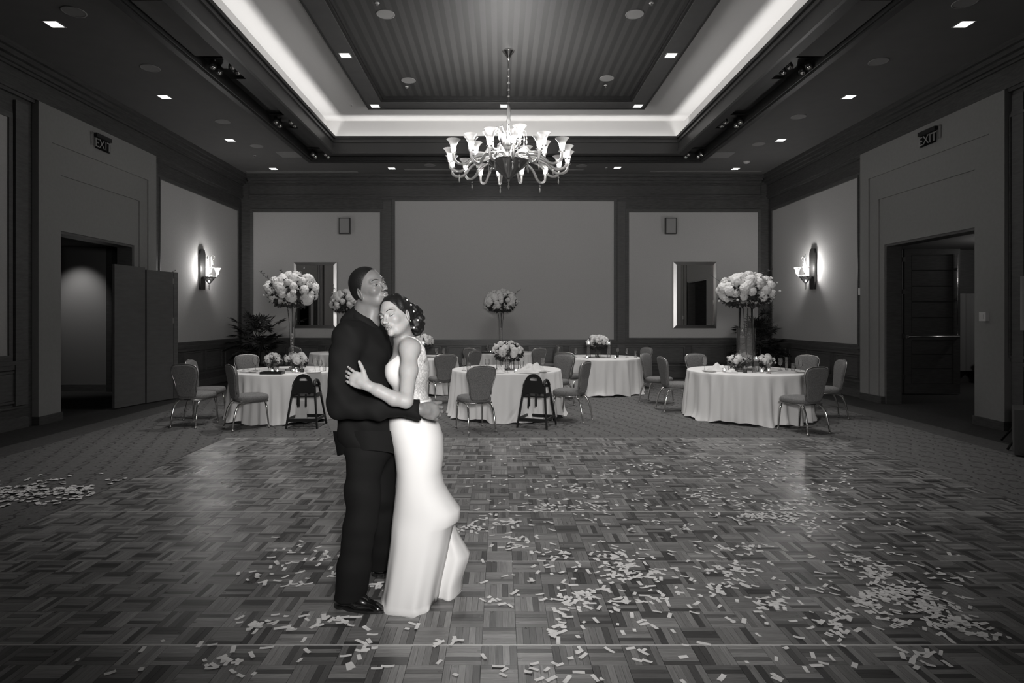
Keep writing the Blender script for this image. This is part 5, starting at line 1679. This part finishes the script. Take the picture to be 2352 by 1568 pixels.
def hand(S, wrist, mid, normal, thumb_side, curl=(0.2, 0.25, 0.3, 0.35), spread=0.09, s=1.0, thumb=(0.7, 0.5), tc=0.25, lens=(0.075, 0.083, 0.077, 0.060), fr=0.0088):
    """palm from wrist towards mid; normal = back of the hand; returns fingertip points"""
    w = np.array(wrist, float); d = np.array(mid, float) - w; d /= np.linalg.norm(d)
    n = np.array(normal, float); n -= d * (n @ d); n /= np.linalg.norm(n)
    t = np.cross(d, n) * thumb_side                      # direction of the thumb side
    L = 0.088 * s
    S.ell(w + d * L * .55 + t * 0.002, (L * .60, 0.041 * s, 0.0145 * s), np.stack([d, t, n], 1), 0.012)
    S.cap(w - d * 0.01, w + d * L * .4, 0.025 * s, 0.022 * s, 0.015)
    tips = []
    for i in range(4):
        off = (1.5 - i) * 0.0195 * s
        fd = d + t * (1.5 - i) * spread; fd /= np.linalg.norm(fd)
        p0 = w + d * L * (0.92 - 0.06 * abs(i - 1.2)) + t * off
        S.cap(w + d * L * .35 + t * off * .7, p0, 0.010 * s, 0.0098 * s, 0.008)
        cur = p0; dirn = fd; ang = 0
        for j, (f, rr) in enumerate(((0.46, 1.0), (0.30, 0.92), (0.24, 0.82))):
            ang += curl[i] * (0.7, 1.0, 0.7)[j]
            dd = fd * math.cos(ang) - n * math.sin(ang)
            nx = cur + dd * lens[i] * s * f
            S.cap(cur, nx, fr * s * rr, fr * s * (rr - 0.08), 0.0035)
            cur = nx
        tips.append((cur, dd))
    b = w + d * L * .22 + t * 0.022 * s
    td = (d * thumb[0] + t * thumb[1] - n * tc); td /= np.linalg.norm(td)
    p1 = b + td * 0.042 * s; td2 = td * .9 + d * .35 - n * .1; td2 /= np.linalg.norm(td2)
    p2 = p1 + td2 * 0.030 * s; p3 = p2 + td2 * 0.024 * s
    S.cap(b, p1, 0.0155 * s, 0.0115 * s, 0.012); S.cap(p1, p2, 0.0110 * s, 0.0102 * s, 0.004); S.cap(p2, p3, 0.0100 * s, 0.0085 * s, 0.004)
    tips.append((p3, td2))
    return tips

def stack(rows, n, shape, name, m, parent, origin, cap=False):
    mb = MB(); mb.rings([[tuple(np.array(shape(r, 2 * PI * k / n, i)) - origin) for k in range(n)] for i, r in enumerate(rows)], cap=cap)
    return part(name, mb, m, parent)

# ======================= the man
GO = np.array((P(845, 1400)[0], 3.46, 0.016))
man = thing('person', 'man with short black hair in a black shirt and trousers, holding the woman', 'person', tuple(GO))
HM = head_frame(P(848, 660, -0.02), -34, 14, 15, 1.03)
S = SDF()
Tm = add_head(S, HM, False)
neckb = P(828, 745, 0.02)
S.cap(Tm(-0.035, 0, -0.055), neckb, 0.058, 0.066, 0.03)
S.cap(Tm(0.0, 0, -0.085), P(848, 752, -0.01), 0.045, 0.058, 0.03)
# continuous body under the clothes
sh_r, el_r, wr_r = P(800, 775, -0.19), P(783, 930, -0.24), P(965, 940, -0.235)
sh_l, el_l, wr_l = P(862, 775, 0.19), P(915, 905, 0.27), P(952, 905, 0.22)
S.chain([neckb, P(832, 810), P(842, 920), P(850, 1000)], [0.06, 0.13, 0.12, 0.12], 0.04)
S.cap(neckb, sh_r, 0.055, 0.05, 0.04).cap(neckb, sh_l, 0.055, 0.05, 0.04)
S.chain([sh_r, el_r, wr_r], [0.05, 0.042, 0.029], 0.02).chain([sh_l, el_l, wr_l], [0.05, 0.04, 0.028], 0.02)
hipr, knr, anr = P(838, 1050, -0.09), P(829, 1195, -0.12), P(806, 1368, -0.15)
hipl, knl, anl = P(868, 1050, 0.10), P(874, 1190, 0.16), P(874, 1300, 0.24)
S.chain([P(850, 1000), hipr, knr, anr], [0.12, 0.085, 0.055, 0.038], 0.03).chain([P(850, 1000), hipl, knl, anl], [0.12, 0.085, 0.055, 0.038], 0.03)
wmid = P(1005, 948, -0.20)
tips = hand(S, wr_r, wmid, (0.25, -1, 0.12), -1, curl=(0.55, 0.62, 0.68, 0.72), spread=0.03, s=1.10, thumb=(0.8, 0.35), tc=0.3, fr=0.0094)
hand(S, wr_l, P(968, 925, 0.14), (0.5, 1, 0.2), 1, curl=(0.4, 0.45, 0.5, 0.5), s=1.05)
V_, Q_ = S.build(0.003)
np_mesh('body', V_, Q_, SKIN_M, man, GO, it=1)
face_details(HM, man, GO, False, LIPM, closed=False, gaze=-0.003)
# close-cropped hair: a cap over the cranium cut along the hairline
M, C, s = HM
Sh = SDF(); Sh.ell(Tm(-0.018, 0, 0.032), np.array((0.1015, 0.0795, 0.0905)) * s, M, 0.01).ell(Tm(-0.055, 0, -0.01), np.array((0.058, 0.066, 0.06)) * s, M, 0.02)
def plane(p, nrm):
    n_ = M @ np.array(nrm, float); n_ /= np.linalg.norm(n_)
    return (n_, float(n_ @ Tm(*p)))
V_, Q_ = Sh.build(0.0035, cuts=[plane((0.074, 0, 0.085), (1, 0, -0.15)), plane((-0.02, 0, -0.040), (0.35, 0, -1)), plane((0.02, 0, 0.020), (0.95, 0, -0.75))])
np_mesh('hair', V_, Q_, HAIR, man, GO, it=2)

def folds(freqs, amp):
    def f(X, Y, Z):
        r = 0
        for (a, b, c, p, w) in freqs:
            r = r + w * np.sin(a * X + b * Y + c * Z + p)
        return amp * r
    return f
# shirt
S = SDF()
S.ell(P(829, 800, 0.0), (0.165, 0.205, 0.15), None, 0.06)
S.ell(P(835, 870, 0.0), (0.150, 0.190, 0.16), None, 0.06)
S.ell(P(842, 960, 0.0), (0.165, 0.185, 0.16), None, 0.06)
S.ell(P(846, 1005, 0.0), (0.165, 0.180, 0.115), None, 0.06)
S.cap(P(800, 768, -0.15), P(860, 768, 0.16), 0.075, 0.07, 0.06)
S.cap(P(824, 738, 0.0), P(832, 770, 0.0), 0.085, 0.10, 0.05)
S.chain([sh_r, P(788, 855, -0.245), el_r], [0.082, 0.074, 0.072], 0.035)
S.chain([el_r, P(870, 938, -0.26), wr_r + np.array((-0.01, 0, 0))], [0.072, 0.060, 0.047], 0.03)
S.chain([sh_l, el_l, wr_l], [0.08, 0.066, 0.045], 0.035)
cutw = np.array((1.0, 0.0, 0.18)); cutw /= np.linalg.norm(cutw)
fd = folds([(22, 9, 30, 0, 1), (-14, 20, 36, 1, .8), (40, -11, 14, 2, .5), (9, 30, -24, 3, .6), (60, 20, 45, 4, .35)], 0.0050)
nk = np.array((0.55, -0.35, 1.0)); nk /= np.linalg.norm(nk)
V_, Q_ = S.build(0.005, disp=fd, cuts=[(cutw, float(cutw @ (P(963, 940, -0.235)))), ((0, 0, -1), -P(846, 1036)[2]), (nk, float(nk @ P(838, 717, 0)))])
np_mesh('shirt', V_, Q_, SHIRT, man, GO, it=1)
# shirt tail hanging below, flared hem
rows = [(990, 765, 911, 0), (1010, 768, 913, 0), (1028, 772, 915, 0.3), (1044, 775, 915, 1)]
def tail(r, t, i):
    v, a, b, w_ = r
    uc = (a + b) / 2; hw_ = (b - a) / 2
    vv = v + w_ * (5 * math.cos(2 * t) - 5 + (3 if math.cos(t) < -0.8 else 0))
    p = P(uc + hw_ * math.cos(t) * (1 + .02 * math.sin(5 * t)), vv, 0.19 * math.sin(t) * (1 + .04 * math.sin(4 * t + 1)))
    return p
stack(rows, 64, tail, 'shirt_tail', SHIRT, man, GO)
# collar: a stand around the neck that folds over into a pointed flap
def collar_ring(rx, ry, zt, lift=0.0):
    out = []
    for k in range(37):
        a = R(20) + R(320) * k / 36          # open at the front
        pt = lift * max(0.0, 1 - min(abs(a - R(340)), abs(a - R(20))) / R(55))
        c_, s_ = math.cos(a), math.sin(a)
        q = P(840, 722, 0.0) + np.array((rx * c_ * (1 + pt * .25), ry * s_, zt - 0.042 * c_ + 0.01 * s_ - pt))
        out.append(tuple(q - GO))
    return out
mcol = MB()
mcol.rings([collar_ring(0.082, 0.088, -0.06), collar_ring(0.070, 0.074, 0.0), collar_ring(0.071, 0.075, 0.007), collar_ring(0.076, 0.081, 0.003), collar_ring(0.095, 0.101, -0.034, 0.035), collar_ring(0.092, 0.098, -0.036, 0.035)], closed=False)
part('collar', mcol, SHIRT, man)
# cuff
cf = MB(); dcu = (wr_r - el_r) / np.linalg.norm(wr_r - el_r)
cf.tube([Vector(P(936, 938, -0.24) - GO), Vector(P(948, 938.5, -0.238) - GO), Vector(P(964, 938, -0.236) - GO)], [0.0505, 0.0500, 0.0485], 24)
part('cuff', cf, SHIRT, man)
# trousers
S = SDF()
S.ell(P(850, 1020, 0.0), (0.148, 0.165, 0.12), None, 0.05)
S.chain([hipr, P(833, 1130, -0.10), knr, P(814, 1300, -0.15), P(802, 1378, -0.16)], [0.110, 0.090, 0.084, 0.086, 0.088], 0.04)
S.chain([hipl, P(866, 1130, 0.12), knl, P(875, 1262, 0.21), P(872, 1310, 0.25)], [0.118, 0.100, 0.085, 0.080, 0.080], 0.04)
fd2 = folds([(9, 9, 26, 0, 1), (30, -14, 9, 1, .7), (-24, 20, 20, 2, .6), (6, 6, 60, 3, .35)], 0.0034)
V_, Q_ = S.build(0.006, disp=fd2, cuts=[((0, 0, -1), -0.075)])
V_[:, 2] += 0.0
np_mesh('trousers', V_, Q_, TROUS, man, GO, it=1)
def shoe(heel, toe, name='shoe'):
    heel = np.array(heel); toe = np.array(toe); d = toe - heel; L = np.linalg.norm(d); d /= L
    Sx = np.array((-d[1], d[0], 0)); up = np.array((0, 0, 1))
    at = lambda x, z, y=0: heel + d * x + up * z + Sx * y
    Sd = SDF()
    Sd.cap(at(0.045, 0.055), at(0.06, 0.10), 0.037, 0.038, 0.02).cap(at(0.05, 0.045), at(0.15, 0.042), 0.037, 0.040, 0.03)
    Sd.cap(at(0.15, 0.036), at(L - 0.042, 0.030), 0.041, 0.026, 0.02).cap(at(0.07, 0.09), at(0.17, 0.045), 0.034, 0.03, 0.03)
    Sd.ell(at(L - 0.034, 0.026), (0.036, 0.030, 0.017), np.stack([d, Sx, up], 1), 0.012)
    V_, Q_ = Sd.build(0.004, cuts=[((0, 0, -1), -(0.016 + 0.014))])
    sh = np_mesh(name, V_, Q_, SHOE, man, GO, it=1)
    m = MB(); out = []
    n = 36
    for k in range(n):
        t = 2 * PI * k / n; x = 0.5 - 0.5 * math.cos(t)
        wdt = 0.040 * math.sin(t) * (1.0 if x < .75 else 1.0 - (x - .75) * 1.2) * (0.88 if x < .3 else 1.03)
        out.append((x * (L + 0.006) - 0.003, wdt))
    m.rings([[tuple(at(x, 0.016 - heel[2] + zz, y) - GO) for x, y in out] for zz in (0.001, 0.015)], smooth=False)
    part('sole', m, BLACK, sh)
    m = MB(); m.rings([[tuple(at(x * .28, 0.016 - heel[2] + zz, y * .92) - GO) for x, y in [(o_[0] / 1.0 * 1.0, o_[1]) for o_ in out]] for zz in (0.0008, 0.012)], smooth=False)
    part('heel_block', m, BLACK, sh)
hr = floor_pt(768, 1392, 0.016); tr = floor_pt(881, 1404, 0.016)
shoe((hr.x, hr.y + 0.01, 0.016), (tr.x, tr.y - 0.02, 0.016))
hl = floor_pt(853, 1325, 0.016); shoe((hl.x, hl.y + 0.02, 0.016), (hl.x + 0.27, hl.y + 0.10, 0.016))

# ======================= the woman
WO = np.array((P(965, 1400)[0], 3.44, 0.016))
wom = thing('person', 'woman in a white sleeveless gown with a dark curled bun, leaning on the man', 'person', tuple(WO))
HW = head_frame(P(909, 724, -0.14), 242, -2, 15, 0.985)
S = SDF()
Tw = add_head(S, HW, True)
S.cap(Tw(-0.03, 0, -0.05), P(932, 792, -0.02), 0.045, 0.052, 0.03)
S.cap(Tw(0.0, 0, -0.075), P(926, 795, -0.04), 0.036, 0.05, 0.03)
wsh, wel, wwr = P(940, 802, -0.165), P(932, 921, -0.345), P(842, 884, -0.375)
S.ell(P(938, 850, 0), (0.108, 0.150, 0.15), None, 0.05)
S.ell(P(942, 925, 0), (0.096, 0.125, 0.10), None, 0.05)
S.ell(P(952, 1000, 0), (0.125, 0.160, 0.13), None, 0.05)
S.ell(P(905, 852, -0.075), (0.040, 0.055, 0.060), None, 0.045).ell(P(905, 852, 0.06), (0.040, 0.055, 0.060), None, 0.045)
S.cap(P(944, 800, -0.13), P(936, 800, 0.13), 0.055, 0.055, 0.045)
S.cap(P(934, 796, -0.02), wsh, 0.045, 0.045, 0.04)
S.chain([wsh, P(939, 850, -0.235), wel], [0.047, 0.044, 0.036], 0.03)
S.chain([wel, P(905, 915, -0.365), P(868, 896, -0.375), wwr], [0.036, 0.037, 0.031, 0.024], 0.015)
S.chain([P(935, 802, 0.16), P(915, 900, 0.26), P(850, 880, 0.3)], [0.05, 0.038, 0.026], 0.03)
hand(S, P(850, 880, 0.3), P(815, 870, 0.27), (0, 1, 0.2), 1, s=0.92, fr=0.0082)
tips = hand(S, wwr, P(800, 862, -0.362), (-0.35, -1, 0.30), 1, curl=(0.34, 0.42, 0.48, 0.52), spread=0.05, s=1.0, thumb=(0.62, 0.70), tc=0.02, fr=0.0080, lens=(0.072, 0.08, 0.074, 0.058))
S.chain([P(955, 1030, -0.08), P(950, 1200, -0.09), P(945, 1350, -0.08)], [0.085, 0.05, 0.035], 0.03)
S.chain([P(955, 1030, 0.08), P(950, 1200, 0.06), P(945, 1350, 0.08)], [0.085, 0.05, 0.035], 0.03)
V_, Q_ = S.build(0.003)
np_mesh('body', V_, Q_, SKIN_W, wom, WO, it=1)
face_details(HW, wom, WO, True, LIPW, closed=True)
for (c, d) in tips:
    m = MB(); m.ball(tuple(c + d * 0.004 - np.array((0.0, 0.004, -0.002)) - WO), 0.0056, 8, 6, 0.8); part('fingernail', m, NAIL, wom)
m = MB(); rp = P(793, 873, -0.36)
# hair: cap, swept-up curls and bun
M, C, s = HW
def planew(p, nrm):
    n_ = M @ np.array(nrm, float); n_ /= np.linalg.norm(n_)
    return (n_, float(n_ @ Tw(*p)))
rg = random.Random(4)
Sh = SDF(); Sh.ell(Tw(-0.020, 0, 0.034), np.array((0.104, 0.0795, 0.0915)) * s, M, 0.012).ell(Tw(-0.055, 0, 0.0), np.array((0.068, 0.068, 0.07)) * s, M, 0.02)
fh = folds([(150, 40, 60, 0, 1), (60, 120, -80, 1, .8)], 0.0016)
V_, Q_ = Sh.build(0.0035, disp=fh, cuts=[planew((0.068, 0, 0.074), (1, 0, -0.25)), planew((-0.012, 0, -0.020), (0.75, 0, -1)), planew((0.047, 0, 0.030), (1, 0, -0.45))])
hair = np_mesh('hair', V_, Q_, HAIR, wom, WO, it=1)
bc = P(956, 737, -0.02)
Sb = SDF()
Sb.ell(bc, (0.040, 0.055, 0.075), None, 0.02).ell(P(945, 712, -0.06), (0.045, 0.05, 0.042), None, 0.03)
for k in range(34):
    a = rg.uniform(0, 2 * PI); z = rg.uniform(-1, 1)
    rr = math.sqrt(1 - z * z)
    c = bc + np.array((0.036 * rr * math.cos(a), 0.050 * rr * math.sin(a), 0.078 * z))
    Sb.ell(c, (0.017, 0.017, 0.015), None, 0.006)
for k in range(10):
    c = P(926 + k * 2.6, 690 + k * 3.0 + rg.uniform(-3, 3), -0.09 + 0.006 * k); Sb.ell(c, (0.017, 0.02, 0.013), None, 0.006)
V_, Q_ = Sb.build(0.0035, disp=folds([(190, 90, 130, 0, 1), (90, 150, -170, 1, .8)], 0.0012))
np_mesh('hair_bun', V_, Q_, HAIR, wom, WO)
for (u, v, dy) in ((935, 689, -0.135), (950, 715, -0.105), (960, 735, -0.085), (951, 752, -0.09), (944, 700, -0.12)):
    m = MB(); m.ball(tuple(P(u, v, dy) - WO), 0.0058, 10, 6); part('pearl_hairpin', m, PEARL, wom)
m = MB(); pts = [Vector(P(932, 712, -0.20) - WO), Vector(P(934, 735, -0.205) - WO), Vector(P(930, 752, -0.20) - WO), Vector(P(933, 764, -0.19) - WO)]

m = MB(); m.ball(tuple(Tw(-0.012, 0.080, -0.052) - WO), 0.004, 8, 6); part('earring', m, RING, wom)

# bodice (front) and lace back
def torso(S):
    S.ell(P(938, 850, 0), (0.113, 0.155, 0.15), None, 0.05)
    S.ell(P(942, 925, 0), (0.104, 0.130, 0.10), None, 0.05)
    S.ell(P(905, 852, -0.075), (0.045, 0.059, 0.064), None, 0.045).ell(P(905, 852, 0.06), (0.045, 0.059, 0.064), None, 0.045)
    S.cap(P(946, 806, -0.09), P(940, 806, 0.10), 0.056, 0.056, 0.045)
    S.ell(P(958, 985, 0), (0.125, 0.160, 0.10), None, 0.05)
    return S
def ipl(u1, v1, u2, v2, side):
    """plane through the line of sight of two picture points; side +1 keeps what lies below or right"""
    a, b = P(u1, v1), P(u2, v2); c = np.array((0, 0, CH))
    n_ = np.cross(a - c, b - c); n_ /= np.linalg.norm(n_)
    n_ *= side
    return (n_, float(n_ @ c))
V_, Q_ = torso(SDF()).build(0.004, grow=0.002, cuts=[((-0.62, 0.0, 0.78), float(np.dot((-0.62, 0, 0.78), P(918, 815, 0)))), ((0, 0, -1), -P(950, 960)[2]), ((0.35, 0, 0.94), float(np.dot((0.35, 0, 0.94), P(958, 788, 0))))])
np_mesh('bodice', V_, Q_, SATIN, wom, WO, it=1)
nb_ = np.array((-1, -0.25, 0.15)); nb_ /= np.linalg.norm(nb_)
V_, Q_ = torso(SDF()).build(0.004, grow=0.006, disp=folds([(330, 90, 290, 0, 1), (90, 310, -300, 1, 1)], 0.0006), cuts=[(nb_, float(nb_ @ P(957, 850, -0.13))), ((0, 0, -1), -P(950, 915)[2]), ((0.35, 0, 0.94), float(np.dot((0.35, 0, 0.94), P(958, 786, 0))))])
np_mesh('lace_back', V_, Q_, LACE, wom, WO)
for dyy in (-0.135, 0.11):
    m = MB(); pts = [Vector(P(u_, v_, dyy + e_) - WO) for u_, v_, e_ in ((918, 815, .06), (922, 795, .03), (930, 782, .01), (940, 777, 0), (950, 779, 0), (961, 787, 0.01), (970, 800, 0.02), (974, 818, 0.05), (968, 840, 0.09))]
    m.tube(pts, 0.015, 10); part('shoulder_strap', m, LACE, wom)

# skirt: fitted to the knee, flaring to the floor; left and right edges follow the silhouette
ROWS = [  # v, left u, right u, depth radius, fold, dy
    (915, 896, 990, .128, 0, 0), (935, 895, 993, .135, 0, 0), (955, 893, 999, .15, 0, 0), (980, 893, 1011, .165, 0, 0), (1000, 897, 1017, .17, 0, 0), (1040, 907, 1019, .172, .0, 0),
    (1080, 912, 1014, .168, .01, 0), (1110, 911, 1019, .165, .02, 0), (1140, 908, 1036, .165, .05, 0), (1166, 905, 1057, .165, .08, 0), (1190, 902, 1057, .167, .10, 0), (1200, 901, 1043, .17, .12, 0),
    (1240, 898, 1034, .18, .18, 0), (1280, 893, 1026, .20, .3, .0), (1320, 888, 1017, .225, .45, 0), (1350, 883, 1012, .245, .7, 0), (1372, 880, 1008, .26, .9, 0)]
nS = 120
def skirt(r, t, i):
    v, a, b, dr, f, dy = r
    uc = (a + b) / 2 + 2; hw_ = (b - a) / 2
    c, s_ = math.cos(t), math.sin(t)
    hwl = uc - a; hwr = b - uc
    h_ = hwr if c > 0 else hwl
    fold = 1 + f * 0.045 * (math.sin(5 * t + 0.7) + 0.6 * math.sin(9 * t + 2.0) + .4 * math.sin(13 * t))
    X = P(uc, v)[0] + h_ * BYC / F0 * math.copysign(abs(c) ** 0.9, c) * (fold if abs(c) < .93 else 1)
    Y = BYC + dy + dr * s_ * fold
    return (X, Y, P(uc, v)[2])
rows = list(ROWS)
mb = MB(); rings_ = []
for i, r in enumerate(rows):
    rings_.append([tuple(np.array(skirt(r, 2 * PI * k / nS, i)) - WO) for k in range(nS)])
# hem ring laid on the floor: nearer the camera in front, trailing behind
hem = []
for k in range(nS):
    t = 2 * PI * k / nS; p = np.array(skirt(rows[-1], t, 99))
    c, s_ = math.cos(t), math.sin(t)
    ex = 0.012 * math.sin(5 * t + .7)
    q = np.array((p[0], p[1] + 0.004 * s_, 0.019 + 0.012 * max(0, -c - .3)))
    hem.append(tuple(q - WO))
rings_.append(hem)
mb.rings(rings_, cap=False)
part('skirt', mb, SATIN, wom)
# cascading back panel with two pointed folds
TR = [(1160, 1030, 1054, .03), (1180, 1022, 1052, .05), (1200, 1014, 1044, .07), (1225, 1008, 1052, .09), (1250, 1002, 1067, .10), (1268, 998, 1079, .11), (1283, 996, 1077, .12), (1312, 994, 1067, .13),
      (1325, 994, 1062, .14), (1350, 993, 1060, .155), (1372, 992, 1063, .165)]
def trainf(r, t, i):
    v, a, b, dr = r
    c, s_ = math.cos(t), math.sin(t); uc = (a + b) / 2
    X = P(uc, v, .1)[0] + (b - a) / 2 * (BYC + .1) / F0 * c * (1 + .03 * math.sin(6 * t) * (abs(c) < .9))
    return (X, BYC + .10 + dr * s_ * (1 + .10 * math.sin(5 * t + i * .15)), P(uc, v, .1)[2])
mb = MB(); rr2 = [[tuple(np.array(trainf(r, 2 * PI * k / 72, i)) - WO) for k in range(72)] for i, r in enumerate(TR)]
rr2.append([(x, y, 0.003 + 0.004) for (x, y, z) in rr2[-1]])
mb.rings(rr2, cap=False); part('train', mb, SATIN, wom)
